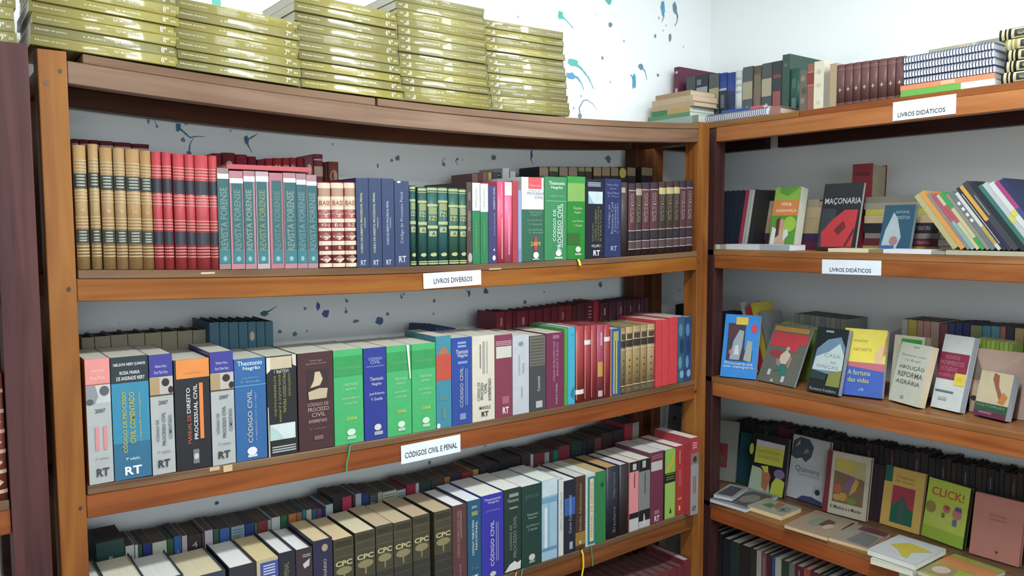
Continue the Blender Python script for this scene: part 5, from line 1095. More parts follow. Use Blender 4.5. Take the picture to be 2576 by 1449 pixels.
for i in range(8):
    bkB(1, q[i], q[i + 1] - 0.5, 163.5 - i * 3.0, 215, 'encyclopedia_volume', ORD[i] + ' of eight chocolate brown volumes with a small star', '#69413e', [L_([0.9, 0.865, 0.06, 0.03], '#a47c74', 0.01), P_([(0.5, 0.32), (0.58, 0.37), (0.75, 0.385), (0.58, 0.4), (0.5, 0.45), (0.42, 0.4), (0.25, 0.385), (0.42, 0.37)], '#c8a49c', 'star')], dp=0.15, bulge=0.003, group='chocolate brown volumes')
# flat pile in the corner
for i, (p0, p1, z0, th, c, lb, d) in enumerate([(1622, 1757, 0.0, 0.024, '#a9b8ac', 'wide pale grey-green book at the bottom of the corner pile', [B_(0, 1, '#7c9474', 0.0, 1, 'cover_edge') if False else B_(0.9, 1, '#7d9c78', name='green_edge')]), (1630, 1735, 0.024, 0.011, '#5d9c70', 'thin green book, second from below in the corner pile', []),
                                               (1640, 1735, 0.035, 0.013, '#caa84a', 'yellow and green book in the corner pile', [B_(0, 0.42, '#3c8c4c', name='green_half')]), (1641, 1745, 0.048, 0.014, '#c9ab84', 'tan book in the middle of the corner pile', [L_([0.5], '#6c7898', 0.01)] if False else []),
                                               (1640, 1742, 0.062, 0.014, '#d4b88c', 'sandy book, second from above in the corner pile', []), (1649, 1736, 0.076, 0.013, '#b8966c', 'brown book on top of the corner pile', [])]):
    flatB('thin_book', lb, p0, p1, 265, T1 + 0.0008 + z0 * 1.38, th * 1.38, 1.957 + 0.002 * i, 0.13, c, d, kind='soft' if i != 3 else 'hard', page='#cdb79a' if i > 2 else '#c9d0c8', group='corner pile of flat books')
def coil_notebook(label, p0, p1, pym, z0, th, x0, dp, cover, coil, sub=None):
    ya, yb = onX(p0, pym, x0).y, onX(p1, pym, x0).y
    root = tag(empty('spiral_notebook', (x0, (ya + yb) / 2, z0)), label, 'notebook', 'spiral notebooks')
    L = ya - yb
    box('cover', 0.006, dp, -L / 2, L / 2, 0.0, 0.0012, mat(cover, 0.35), root)
    box('cover', 0.006, dp, -L / 2, L / 2, th - 0.0012, th, mat(cover, 0.35), root)
    box('pages', 0.007, dp - 0.001, -L / 2 + 0.001, L / 2 - 0.001, 0.0013, th - 0.0013, mat('#d8dce4', 0.8, 'paper'), root)
    vv, ff = [], []
    n = max(8, int(L / 0.0075))
    r, w = th * 0.56, 0.0011
    for k in range(n):
        y = -L / 2 + L * (k + 0.5) / n
        b = len(vv)
        m = 14
        for j in range(m):
            a = 2 * math.pi * j / m
            ca, sa = math.cos(a), math.sin(a)
            for rr_, dy in ((r, -w), (r, w), (r - 0.0016, 0)):
                vv.append((0.007 + rr_ * ca, y + dy, th / 2 + rr_ * sa))
        for j in range(m):
            a0, a1 = b + 3 * j, b + 3 * ((j + 1) % m)
            for s in range(3):
                ff.append((a0 + s, a1 + s, a1 + (s + 1) % 3, a0 + (s + 1) % 3))
    o = link('spiral_binding', pyd('spiral_binding', vv, ff), root, mat(coil, 0.3, 'ink'))
    o['kind'] = 'stuff'
    return root
coil_notebook('white spiral notebook lying at the corner edge of the top', 1776, 1931, 292, T1 + 0.003, 0.024, 1.960, 0.13, '#cfd3e0', '#3c4658')
flatB('thin_book', 'thin blue notebook lying on the white spiral one', 1815, 1886, 280, T1 + 0.0305, 0.009, 1.985, 0.1, '#2c50b0', page='#c8ccd8')
flatB('thin_book', 'thin pink notebook lying on the white spiral one', 1888, 1920, 276, T1 + 0.0305, 0.009, 1.985, 0.1, '#e0506c', page='#e4c8cc')
flatB('thin_book', 'pinkish brown book lying flat beside the pink notebook', 1937, 1962, 275, T1 + 0.001, 0.024, 1.958, 0.135, '#a8746c', kind='hard', page='#cdb4a4')
# notebooks and flat books in front of the brown set
flatB('thin_book', 'green and white book at the bottom of the notebook pile', 2266, 2502, 225, T1 + 0.0008, 0.0165, 1.956, 0.15, '#e4e8e4', [B_(0, 0.66, '#62b53c', name='green_half')], page='#e4e8e4')
flatB('thin_book', 'orange book lying under the spiral notebooks', 2265, 2502, 215, T1 + 0.0175, 0.0135, 1.957, 0.15, '#e58a50', [B_(0.45, 0.6, '#eeb48c', 0.1, 0.9, 'pale_print')], page='#c8c8cc')
for i in range(4):
    coil_notebook(['lowest', 'second lowest', 'second highest', 'topmost'][i] + ' of the four stacked spiral notebooks', 2270 - i * 0.5, 2500 - i * 1.5, 205 - 17 * i, T1 + 0.0325 + i * 0.0195, 0.017, 1.957 + 0.001 * i, 0.15, ['#4c5484', '#aab4d8', '#aab4d8', '#b4bcdc'][i], '#2c3a5c')
flatB('box_file', 'pale green box lying behind the spiral notebooks', 2336, 2530, 130, T1 + 0.0008, onX(2430, 110, 2.13).z - T1, 2.13, 0.16, '#a8b090', [B_(0.4, 0.55, '#c4b898', 0.0, 0.5, 'pale_print'), B_(0.58, 0.62, '#c8cca8', name='pale_rule'), B_(0.66, 1, '#8f9a82', name='dull_half')], kind='hard')
for i, (py0, py1, p0, c) in enumerate([(204, 179, 2520, '#23252a'), (177, 148, 2528, '#23262c'), (144, 111, 2533, '#22262e'), (109, 88, 2531, '#c8b860'), (87, 58, 2516, '#23262c')]):
    z0 = onX(2545, py0, 1.962).z
    z1 = onX(2545, py1, 1.962).z
    z0 = T1 + 0.001 + i * 0.0262
    y_ = onX(p0, (py0 + py1) / 2, 1.962).y
    gold = '#c9c08c'
    d = [B_(0.02, 0.045, gold), B_(0.06, 0.075, gold), B_(0.1, 0.26, gold, 0.05, 0.95, 'gold_panel'), B_(0.125, 0.235, '#2c3038', 0.18, 0.82, 'dark_panel'), E_(0.5, 0.18, 0.2, 0.03, '#8c8868'), B_(0.29, 0.31, gold), B_(0.34, 0.36, gold), B_(0.4, 0.62, '#5c7098' if i < 2 else '#c8bc78', 0.2, 0.8, 'centre_panel')]
    book('ornate_volume', ORD[i] + ' from below of five ornate black and gold volumes lying flat', 'book', mframe(Vector((1.962, y_, z0 + 0.013)), -Z, X, -Y), 0.0258, 0.27, 0.19, c, d, 'hard', 0.004, group='ornate flat volumes', rough=0.3)

# ---- upper shelf of the side bookcase
T2 = zB(2)
for i, (p0, p1, pt, c, lb) in enumerate([(1787, 1797, 470, '#a89c84', 'cream leaning binder'), (1797.5, 1806, 472, '#8c7c6c', 'brown-grey leaning binder'), (1806.5, 1818, 476, '#22283c', 'first dark navy leaning binder'), (1818.5, 1830, 477, '#1d2438', 'second dark navy leaning binder'), (1830.5, 1842, 478, '#1b2436', 'third dark navy leaning binder'), (1842.5, 1854, 479, '#1a2436', 'fourth dark navy leaning binder'), (1854.5, 1866, 480, '#1c2638', 'fifth dark navy leaning binder'), (1866.5, 1877, 481, '#1b2434', 'sixth dark navy leaning binder'), (1877.5, 1886, 478, '#a42c40', 'crimson leaning booklet'), (1886.5, 1893, 478, '#b4b0a8', 'white leaning booklet'), (1893.5, 1900, 480, '#b8bcb8', 'second white leaning booklet'), (1900.5, 1912, 482, '#2c2a2c', 'black leaning binder')]):
    bkB(2, p0 - 22, p1 - 22, pt, 600, 'binder', lb + ' at the corner end of the side shelf', c, (), xs=2.075, dp=0.14, kind='soft', lean=math.radians(9), cat='binder', group='leaning binders in the corner', h=0.2)
for i, (lv, p0, p1, z0, th, c, lb) in enumerate([(2, 1925, 2066, 0.0, 0.028, '#6c2448', 'plum flat book'), (2, 1922, 2064, 0.028, 0.024, '#4c3058', 'violet flat book'), (2, 1924, 2068, 0.052, 0.05, '#c4ab7c', 'thick cream flat volume'), (2, 1930, 2066, 0.102, 0.036, '#c9b58c', 'second thick cream flat volume'), (2, 1934, 2060, 0.138, 0.024, '#b8a888', 'topmost beige flat book')]):
    flatB('flat_book', lb + ' lying behind the green and orange book', p0, p1, 560, T2 + 0.0008 + z0, th, 2.14, 0.16, c, [V_([0.5], 0.2, 0.5, '#8c7c5c', 0.1, 'small_print')] if i > 1 else (), kind='hard', group='flat books behind the green and orange one')
for i, (z0, th, c, lb) in enumerate([(0.0, 0.016, '#b4983c', 'ochre'), (0.016, 0.022, '#6c2434', 'maroon'), (0.038, 0.016, '#8c8484', 'grey'), (0.054, 0.03, '#2c2a2e', 'black'), (0.084, 0.024, '#d4b88c', 'cream'), (0.108, 0.018, '#c8c43c', 'yellow'), (0.126, 0.02, '#a8a08c', 'beige'), (0.146, 0.018, '#8c8c7c', 'topmost dull green')]):
    flatB('flat_book', lb + ' flat book in the pile behind the small blue book', 2172 + (i % 3) * 2, 2366 - (i % 2) * 5, 570, T2 + 0.0008 + z0, th, 2.14, 0.15, c, [T_('LITERATURA', 'up', 0.5, 0.8, 0.2, 0.4, '#c0a0a8')] if i in (1, 3) else (), kind='soft', group='pile behind the small blue book')
flatB('magazine', 'white magazine lying at the shelf edge below the green and orange book', 1826, 1986, 618, T2 + 0.0008, 0.018, 1.953, 0.085, '#cdd3d8', [B_(0.55, 1, '#a4acb2', name='grey_half')], page='#d8dce0', cat='magazine')
flatB('magazine', 'grey-green magazine at the corner edge of the side shelf', 1781, 1824, 618, T2 + 0.0008, 0.016, 1.953, 0.085, '#a0a498', [B_(0.5, 0.7, '#d4d4bc', name='pale_patch')], cat='magazine')
flatB('thin_book', 'cream booklet lying at the shelf edge below the black and red book', 2083, 2184, 627, T2 + 0.0008, 0.011, 1.953, 0.085, '#dcd2ac', page='#dcd2b4')
flatB('thin_book', 'olive booklet lying at the shelf edge beside the cream one', 2186, 2220, 627, T2 + 0.0008, 0.010, 1.953, 0.085, '#8c7c50')
flatB('thin_book', 'white booklet lying at the shelf edge below the small blue book', 2222, 2343, 627, T2 + 0.0008, 0.012, 1.953, 0.085, '#dbe0e6', page='#dbe0e6')
flatB('thin_book', 'grey booklet lying at the shelf edge next to the white one', 2345, 2377, 627, T2 + 0.0008, 0.009, 1.953, 0.085, '#9a9488')
flatB('thin_book', 'long cream album under the leaning row', 2379, 2640, 634, T2 + 0.0008, 0.012, 1.953, 0.17, '#b4ae94', page='#c4bea8')
faceX('paperback_book', 'thick paperback with green, orange and a seated woman on its cover', 2, 1932, 1995, 618, 477, 2.045, math.radians(11), 0.042, '#4d9a2c', [B_(0.78, 1, '#84b82c', name='lime_top'), P_([(0.2, 0.9), (0.55, 0.84), (0.95, 0.98), (0.9, 1), (0.2, 1)], '#5c9c28', 'foliage_print'), B_(0.52, 0.78, '#d98030', name='orange_band'), T_('VIVA', 'h', 0.52, 0.71, 0.42, 0.06, '#f0e0d0', bold=0.01), T_('ESPERANÇA', 'h', 0.55, 0.6, 0.8, 0.055, '#f4e4d4', bold=0.005), E_(0.74, 0.38, 0.26, 0.13, '#9cc41c', 'foliage_print'), P_([(0.05, 0), (0.62, 0), (0.66, 0.2), (0.5, 0.34), (0.2, 0.34), (0.05, 0.2)], '#c9a688', 'woman_print'), E_(0.42, 0.38, 0.12, 0.09, '#c89878', 'woman_print'), P_([(0.2, 0.14), (0.36, 0.2), (0.36, 0.5), (0.22, 0.46)], '#5c3424', 'woman_print'), P_([(0.05, 0.0), (0.22, 0), (0.24, 0.3), (0.08, 0.34)], '#d8dcdc', 'woman_print'), P_([(0.56, 0.1), (0.76, 0.2), (0.7, 0.3), (0.55, 0.28)], '#d4d8d4', 'woman_print')], page='#c6c4b4')
faceX('paperback_book', 'black book with a crumpled red cloth on its cover, side shelf', 2, 2052, 2150, 622, 464, 2.05, math.radians(12), 0.012, '#20242a', [B_(0.04, 0.62, '#343a44', 0.03, 0.4, 'small_print_block'), T_('MAÇONARIA', 'h', 0.53, 0.725, 0.92, 0.11, '#c8c8cc', bold=0.006), P_([(0.12, 0.05), (0.9, 0.05), (0.95, 0.6), (0.62, 0.6), (0.34, 0.46), (0.08, 0.26)], '#c02430', 'red_cloth_print'), P_([(0.4, 0.3), (0.62, 0.44), (0.7, 0.34), (0.52, 0.22)], '#6c2020', 'red_cloth_print'), P_([(0.7, 0.06), (0.9, 0.34), (0.92, 0.28), (0.76, 0.06)], '#5c1c20', 'red_cloth_print')], page='#a8a8a4')
faceX('box_file', 'red fronted file box standing behind the black and red book', 2, 2136, 2186, 612, 415, 2.165, math.radians(2), 0.085, '#a32a3c', [B_(0.86, 0.9, '#7c1c2c', 0.15, 0.85, 'dark_print')], kind='hard', page='#a8a084')
faceX('paperback_book', 'small dark blue book with a white torch-like figure', 2, 2209, 2286, 620, 519, 2.05, math.radians(14), 0.016, '#14506c', [P_([(0.05, 0.02), (0.55, 0.02), (0.68, 0.3), (0.5, 0.68), (0.34, 0.84), (0.14, 0.45)], '#a4b4bc', 'figure_print'), E_(0.45, 0.22, 0.14, 0.1, '#a07078', 'figure_print'), B_(0.0, 0.12, '#2c5c9c', 0.0, 0.5, 'blue_foot'), T_('AMAR', 'h', 0.62, 0.84, 0.46, 0.06, '#8cacb8'), T_('OPOSTOS', 'h', 0.6, 0.72, 0.56, 0.07, '#a4bcc4', bold=0.006)], page='#8c9ca8')
leanrow = [('#b4ac78', 0.015, 'pale olive'), ('#d8962c', 0.013, 'orange'), ('#8c8488', 0.008, 'mauve grey'), ('#b4505c', 0.010, 'rose and aqua'), ('#b85058', 0.009, 'rose and cream'), ('#22a048', 0.010, 'green ended cream'), ('#8c887c', 0.009, 'taupe'), ('#6c7478', 0.012, 'grey with white letters'), ('#c8ccc8', 0.009, 'white and gold'), ('#2c3038', 0.009, 'black striped'), ('#d8a02c', 0.010, 'amber and navy'), ('#3c4248', 0.014, 'dark slate'), ('#1f2c34', 0.012, 'black with dots'), ('#2c746c', 0.010, 'teal'), ('#b4bcc0', 0.012, 'silver'), ('#ccd0d0', 0.013, 'white'), ('#a8347c', 0.011, 'pink and blue'), ('#24345c', 0.012, 'dark blue')]
yy = onX(2398, 622, 1.965).y
la = math.radians(-37)
for i, (c, t, lb) in enumerate(leanrow):
    ez = Vector((0, -math.sin(la), math.cos(la)))
    ex = Vector((0, -math.cos(la), -math.sin(la)))
    hh = -0.014 + [0.19, 0.2, 0.195, 0.19, 0.19, 0.195, 0.19, 0.195, 0.195, 0.21, 0.215, 0.225, 0.225, 0.215, 0.22, 0.22, 0.225, 0.23][i]
    d = {0: [], 3: [B_(0, 0.5, '#7cb0a8', name='aqua_half')], 4: [B_(0, 0.48, '#c8c090', name='cream_half'), B_(0.8, 1, '#c8b89c', name='cream_top')], 5: [B_(0.2, 0.72, '#c4bc94', name='cream_middle')], 7: [L_([0.5, 0.6, 0.7, 0.8], '#d8dcdc', 0.05, 0.2, 0.8, 'white_letters')], 8: [B_(0.1, 0.4, '#b8a03c', name='gold_part')], 9: [V_([0.5], 0.1, 0.9, '#c4c8c8', 0.2)], 10: [B_(0, 0.45, '#2c2c54', name='navy_half')], 11: [V_([0.5], 0.5, 0.8, '#9ca4a8', 0.16)], 14: [B_(0.4, 0.5, '#c8c84c', name='yellow_tag')], 15: [B_(0.5, 0.58, '#d0cc3c', name='yellow_tag')], 16: [B_(0, 0.6, '#3c4c8c', name='blue_half')]}.get(i, [])
    book('thin_book', lb + ' book in the row leaning towards the corner', 'book', mframe(Vector((1.965, yy - t / 2 * math.cos(la), T2 + 0.014 + 0.5 * t * abs(math.sin(la)))), ex, X, ez), t - 0.0006, hh, 0.13, c, d, 'soft', page='#b8b8ac', group='row of leaning thin books')
    yy -= t / math.cos(la)

# ---- middle shelf of the side bookcase: covers shown front on
T3 = zB(3)
lean = math.radians(14)
faceB('paperback_book', 'bright blue paperback with a cartoon party scene on its cover', (1811, 949), (1899, 958), (1833, 793), T3, lean, 0.015, '#0a90ec', [B_(0.26, 0.86, '#3c3c52', 0.12, 0.86, 'scene_print'), B_(0.62, 0.86, '#5c3040', 0.13, 0.4, 'scene_print'), B_(0.44, 0.86, '#0a90ec', 0.62, 0.86, 'scene_print'), P_([(0.22, 0.28), (0.5, 0.28), (0.56, 0.5), (0.58, 0.74), (0.45, 0.76), (0.3, 0.58)], '#9ab0bc', 'scene_print'), P_([(0.34, 0.36), (0.48, 0.36), (0.44, 0.52), (0.36, 0.5)], '#d8dce0', 'scene_print'), P_([(0.62, 0.28), (0.84, 0.26), (0.84, 0.58), (0.7, 0.6)], '#a8b0a8', 'scene_print'), E_(0.24, 0.4, 0.05, 0.04, '#e06878', 'scene_print'), B_(0.84, 0.96, '#e8c81c', 0.33, 0.67, 'yellow_title_tag'), E_(0.86, 0.79, 0.1, 0.07, '#d83c64', 'round_sticker'), T_('Procura-se', 'h', 0.5, 0.225, 0.8, 0.05, '#d4e4f0', bold=0.01), T_('um vampiro', 'h', 0.5, 0.165, 0.86, 0.055, '#d4e4f0', bold=0.01), T_('romance juvenil', 'h', 0.52, 0.1, 0.4, 0.02, '#8cc0e4', 'small_print')], page='#b0b4bc')
faceB('magazine', 'grey magazine with red title block and a running figure', (1904, 958), (1997, 978), (1958, 817), T3, math.radians(24), 0.008, '#6c7268', [B_(0.89, 0.96, '#d8982c', 0.05, 0.95, 'yellow_title'), T_('REVISTA DO ESPORTE', 'h', 0.5, 0.925, 0.84, 0.04, '#8c5c1c'), P_([(0.05, 0.62), (0.62, 0.62), (0.62, 0.56), (0.8, 0.56), (0.8, 0.68), (0.98, 0.7), (0.98, 0.86), (0.05, 0.86)], '#d83444', 'red_title_block'), E_(0.3, 0.5, 0.2, 0.06, '#a83c44', 'red_shadow'), P_([(0.42, 0.34), (0.62, 0.34), (0.68, 0.5), (0.54, 0.58), (0.42, 0.48)], '#d8ccb0', 'figure_print'), E_(0.56, 0.6, 0.05, 0.035, '#c0b8a8', 'figure_print'), P_([(0.34, 0.42), (0.46, 0.38), (0.54, 0.26), (0.5, 0.24), (0.36, 0.34)], '#b4847c', 'figure_print'), P_([(0.66, 0.48), (0.74, 0.46), (0.72, 0.28), (0.66, 0.3)], '#b4847c', 'figure_print'), P_([(0.36, 0.2), (0.5, 0.34), (0.66, 0.3), (0.68, 0.14), (0.58, 0.14), (0.52, 0.24)], '#24807c', 'figure_print'), P_([(0.22, 0.12), (0.3, 0.12), (0.3, 0.22), (0.22, 0.22)], '#ccd4d0', 'figure_print'), P_([(0.62, 0.04), (0.7, 0.04), (0.7, 0.14), (0.62, 0.14)], '#ccd4d0', 'figure_print'), P_([(0.34, 0.02), (0.44, 0.02), (0.4, 0.08)], '#d4cca8', 'figure_print')], page='#8c94a0', rough=0.25)
faceB('paperback_book', 'dark paperback with a glowing pale sky on its cover', (2030, 986), (2108, 1001), (2058, 826), T3, lean, 0.02, '#1f2c30', [P_([(0.02, 0.3), (0.98, 0.3), (0.98, 0.72), (0.8, 0.88), (0.4, 0.82), (0.1, 0.66)], '#6d93b0', 'sky_print'), P_([(0.05, 0.34), (0.98, 0.36), (0.98, 0.6), (0.8, 0.78), (0.5, 0.64), (0.1, 0.54)], '#c6dcdc', 'sky_print'), P_([(0.55, 0.12), (0.98, 0.12), (0.98, 0.38), (0.6, 0.32)], '#8c9440', 'field_print'), T_('CASA', 'h', 0.62, 0.58, 0.5, 0.06, '#8ca4ac'), T_('DAS', 'h', 0.68, 0.48, 0.16, 0.04, '#80989c'), T_('ONÇAS', 'h', 0.52, 0.4, 0.7, 0.06, '#8ca4a4'), P_([(0.02, 0.2), (0.5, 0.2), (0.55, 0.3), (0.02, 0.34)], '#2c4444', 'field_print'), B_(0.93, 0.96, '#a0acac', 0.3, 0.55, 'small_print'), T_('Romance brasileiro', 'h', 0.5, 0.05, 0.84, 0.045, '#b0b8b8')], page='#88909c')
faceB('paperback_book', 'yellow and blue paperback standing mid-shelf on the side bookcase', (2111, 996), (2218, 1009), (2140, 831), T3, lean, 0.026, '#355fc4', [B_(0.46, 1, '#ecdc14', name='yellow_half'), P_([(0, 0.44), (1, 0.38), (1, 0.5), (0, 0.5)], '#c86478', 'pink_band'), P_([(0.78, 0.5), (0.94, 0.52), (0.98, 0.68), (0.9, 0.8), (0.8, 0.7), (0.74, 0.58)], '#e8c08c', 'flame_print'), P_([(0.93, 0.6), (1, 0.64), (1, 0.94), (0.96, 0.84)], '#d88c2c', 'flame_print'), T_('wesley', 'h', 0.4, 0.82, 0.34, 0.07, '#b49c28', bold=0.004), T_('carneiro', 'h', 0.45, 0.7, 0.44, 0.06, '#b49c28', bold=0.004), T_('A fortuna', 'h', 0.42, 0.345, 0.54, 0.075, '#c4cc74', bold=0.01), T_('das vidas', 'h', 0.42, 0.235, 0.5, 0.07, '#c4cc74', bold=0.01), P_([(0.46, 0.06), (0.5, 0.09), (0.54, 0.06), (0.58, 0.1), (0.54, 0.13), (0.5, 0.12), (0.44, 0.1)], '#6c8cdc', 'publisher_mark')], page='#c8c0a0')

def behind(name, label, p0, p1, pyb, pyt, xb, lean_, thick, cover, decos=(), **kw):
    return faceX(name, label, 3, p0, p1, pyb, pyt, xb, lean_, thick, cover, decos, **kw)
behind('paperback_book', 'cream book with a green block at its top, half hidden', 2236, 2318, 985, 846, 2.085, math.radians(8), 0.02, '#cfcbb4', [B_(0.84, 0.95, '#12a016', 0.22, 0.85, 'green_block'), B_(0.8, 1, '#8c8068', 0.93, 1.0, 'dark_edge')], page='#b4aa90')
faceB('paperback_book', 'cream white paperback with grey capital lettering', (2235, 1010), (2309, 1031), (2263, 863), T3, lean, 0.024, '#d2d6c6', [B_(0.93, 0.96, '#a8b0a4', 0.42, 0.62, 'small_print'), T_('Movimentos sociais', 'h', 0.5, 0.8, 0.8, 0.04, '#98a49a'), T_('no Brasil', 'h', 0.5, 0.72, 0.5, 0.04, '#98a49a'), T_('ABOLIÇÃO', 'h', 0.52, 0.6, 0.84, 0.085, '#6c746c', bold=0.006), T_('REFORMA', 'h', 0.52, 0.48, 0.82, 0.085, '#6c746c', bold=0.006), T_('AGRÁRIA', 'h', 0.5, 0.36, 0.8, 0.085, '#6c746c', bold=0.006), E_(0.42, 0.1, 0.06, 0.03, '#a0a89c', 'publisher_mark')], page='#c4b49a')
faceB('paperback_book', 'white paperback with a maroon square and a yellow tag', (2340, 1027), (2413, 1044), (2357, 842), T3, lean, 0.022, '#d6dcda', [B_(0.4, 0.76, '#98284c', 0.0, 0.97, 'maroon_square'), T_('NOVOS', 'h', 0.42, 0.7, 0.5, 0.05, '#c87c94'), T_('MOVIMENTOS', 'h', 0.45, 0.62, 0.8, 0.06, '#c87c94'), T_('ESTUDOS', 'h', 0.38, 0.54, 0.56, 0.055, '#c87c94'), T_('ECONÔMICOS', 'h', 0.36, 0.46, 0.56, 0.05, '#c87c94'), B_(0.34, 0.5, '#ecd414', 0.62, 0.98, 'yellow_tag'), T_('10', 'h', 0.8, 0.42, 0.16, 0.06, '#c8a414', 'tag_number'), B_(0.225, 0.25, '#5c7890', 0.06, 0.68, 'blue_rule'), B_(0.12, 0.16, '#b0b8b8', 0.2, 0.5, 'publisher_mark')], page='#9ca2ac')
behind('paperback_book', 'large rosy paperback with a pictured face at the frame edge', 2436, 2580, 1052, 882, 2.088, math.radians(4), 0.02, '#cba896', [P_([(0.02, 0.5), (0.25, 0.52), (0.2, 0.66), (0.08, 0.9), (0.02, 0.9)], '#8c7c68', 'hair_print'), E_(0.1, 0.34, 0.1, 0.12, '#d8bca4', 'face_print'), E_(0.08, 0.22, 0.06, 0.04, '#4c382c', 'face_print')], page='#b49c8c')
faceB('paperback_book', 'small book with a dancing figure, green and maroon foot', (2447, 1047), (2528, 1066), (2465, 935), T3, lean, 0.024, '#c8b494', [B_(0.3, 1, '#d2c49c', name='pale_ground'), P_([(0.42, 0.98), (0.58, 0.94), (0.62, 0.7), (0.86, 0.4), (0.74, 0.34), (0.56, 0.6), (0.4, 0.84)], '#a05c48', 'figure_print'), P_([(0.66, 0.34), (0.86, 0.32), (0.94, 0.5), (0.78, 0.6)], '#c8842c', 'figure_print'), B_(0.12, 0.3, '#2c5c40', name='green_band'), T_('HISTÓRIAS', 'h', 0.5, 0.25, 0.86, 0.06, '#8ca48c'), B_(0, 0.12, '#6c2c4c', name='maroon_foot'), B_(0.07, 0.11, '#a8647c', 0.16, 0.56, 'small_print')], page='#b4bcc8')
bkB(3, 2588, 2600, 880, 960, 'thin_book', 'dark green book at the frame edge beside the rosy paperback', '#1c4c3c', (), xs=1.97, dp=0.12)
# rear line of the middle shelf
rb3 = []
px_ = 1998.0
for i in range(10):
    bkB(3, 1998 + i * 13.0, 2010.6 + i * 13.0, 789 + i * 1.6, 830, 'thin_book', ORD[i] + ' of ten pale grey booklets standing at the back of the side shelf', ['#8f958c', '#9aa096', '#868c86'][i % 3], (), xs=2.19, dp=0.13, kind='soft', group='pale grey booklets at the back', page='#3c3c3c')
for i in range(14):
    bkB(3, 1962 + i * 11.2, 1972.8 + i * 11.2, 812 + i * 2.2, 850, 'magazine', ORD[i] + ' of fourteen lime green magazines in the middle of the side shelf', ['#7c9430', '#8aa236', '#748c2c'][i % 3], [B_(0.86, 0.93, '#b4c07c', 0.2, 0.8, 'small_print')] if i < 6 else (), xs=2.13, dp=0.05, kind='soft', cat='magazine', group='lime green magazines')
for i, (p0, p1, pt, c, lb) in enumerate([(2268, 2283, 803, '#c0c0bc', 'white'), (2284, 2306, 805, '#c8b43c', 'yellow'), (2307, 2322, 807, '#c89484', 'salmon'), (2323, 2340, 808, '#c49084', 'pale salmon'), (2341, 2362, 810, '#c0a490', 'beige rose'), (2364, 2384, 815, '#8c4858', 'mauve red'), (2385, 2402, 813, '#34467c', 'slate blue'), (2403, 2421, 813, '#2c3c78', 'navy'), (2422, 2440, 814, '#283870', 'dark navy'), (2441, 2470, 819, '#8c9060', 'sage'), (2471, 2492, 820, '#4c94a4', 'aqua'), (2493, 2515, 821, '#5498a8', 'pale aqua'), (2516, 2530, 822, '#b46c54', 'terracotta'), (2531, 2552, 824, '#3c3450', 'aubergine'), (2553, 2576, 826, '#b89c64', 'tan'), (2577, 2600, 822, '#6c2c54', 'plum')]):
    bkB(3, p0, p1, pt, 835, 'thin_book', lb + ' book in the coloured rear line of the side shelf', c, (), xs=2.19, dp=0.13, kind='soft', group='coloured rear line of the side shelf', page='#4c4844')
for i in range(9):
    bkB(3, 2447 + i * 11.2, 2457.8 + i * 11.2, 852 + i * 1.5, 880, 'magazine', ORD[i] + ' of nine bright lime magazines behind the rosy paperback', ['#8fb022', '#9aba28', '#86a81e'][i % 3], (), xs=2.115, dp=0.07, kind='soft', cat='magazine', group='bright lime magazines')
for i, (p0, p1, pt, c, lb) in enumerate([(1778, 1786, 790, '#1c2430', 'first'), (1787, 1797, 790, '#20304c', 'second'), (1798, 1808, 792, '#24304c', 'third'), (1809, 1818, 792, '#2c3430', 'fourth'), (1819, 1828, 793, '#1e2628', 'fifth')]):
    bkB(3, p0 + 16, p1 + 16, pt, 930, 'thin_book', lb + ' dark book leaning away from the corner behind the blue paperback', c, (), xs=2.08, dp=0.14, kind='soft', lean=math.radians(-8), h=0.2, group='dark books leaning by the corner post')
for i, (p0, p1, c, lb) in enumerate([(1878, 1885, '#b4b8b8', 'white'), (1890, 1903, '#c8302c', 'red'), (1905, 1917, '#d4c01c', 'yellow'), (1922, 1936, '#8c9090', 'grey')]):
    bkB(3, p0 + 22, p1 + 22, 770, 900, 'thin_book', lb + ' thin book slanting up behind the blue paperback', c, (), xs=2.115, dp=0.1, kind='soft', lean=math.radians(-16), h=[0.25, 0.235, 0.25, 0.22][i], group='slanting books behind the blue paperback')
for i in range(6):
    bkB(3, 1650 + i * 14, 1662.5 + i * 14, [768, 770, 764, 766, 765, 767][i], 780, 'bound_volume', ORD[i] + ' dark volume seen through the end of the long bookcase', ['#2c2024', '#5c1c2c', '#241c20', '#1c1a1e', '#201c20', '#2a2024'][i], (), xs=2.16, dp=0.12, group='dark volumes in the shelf corner')

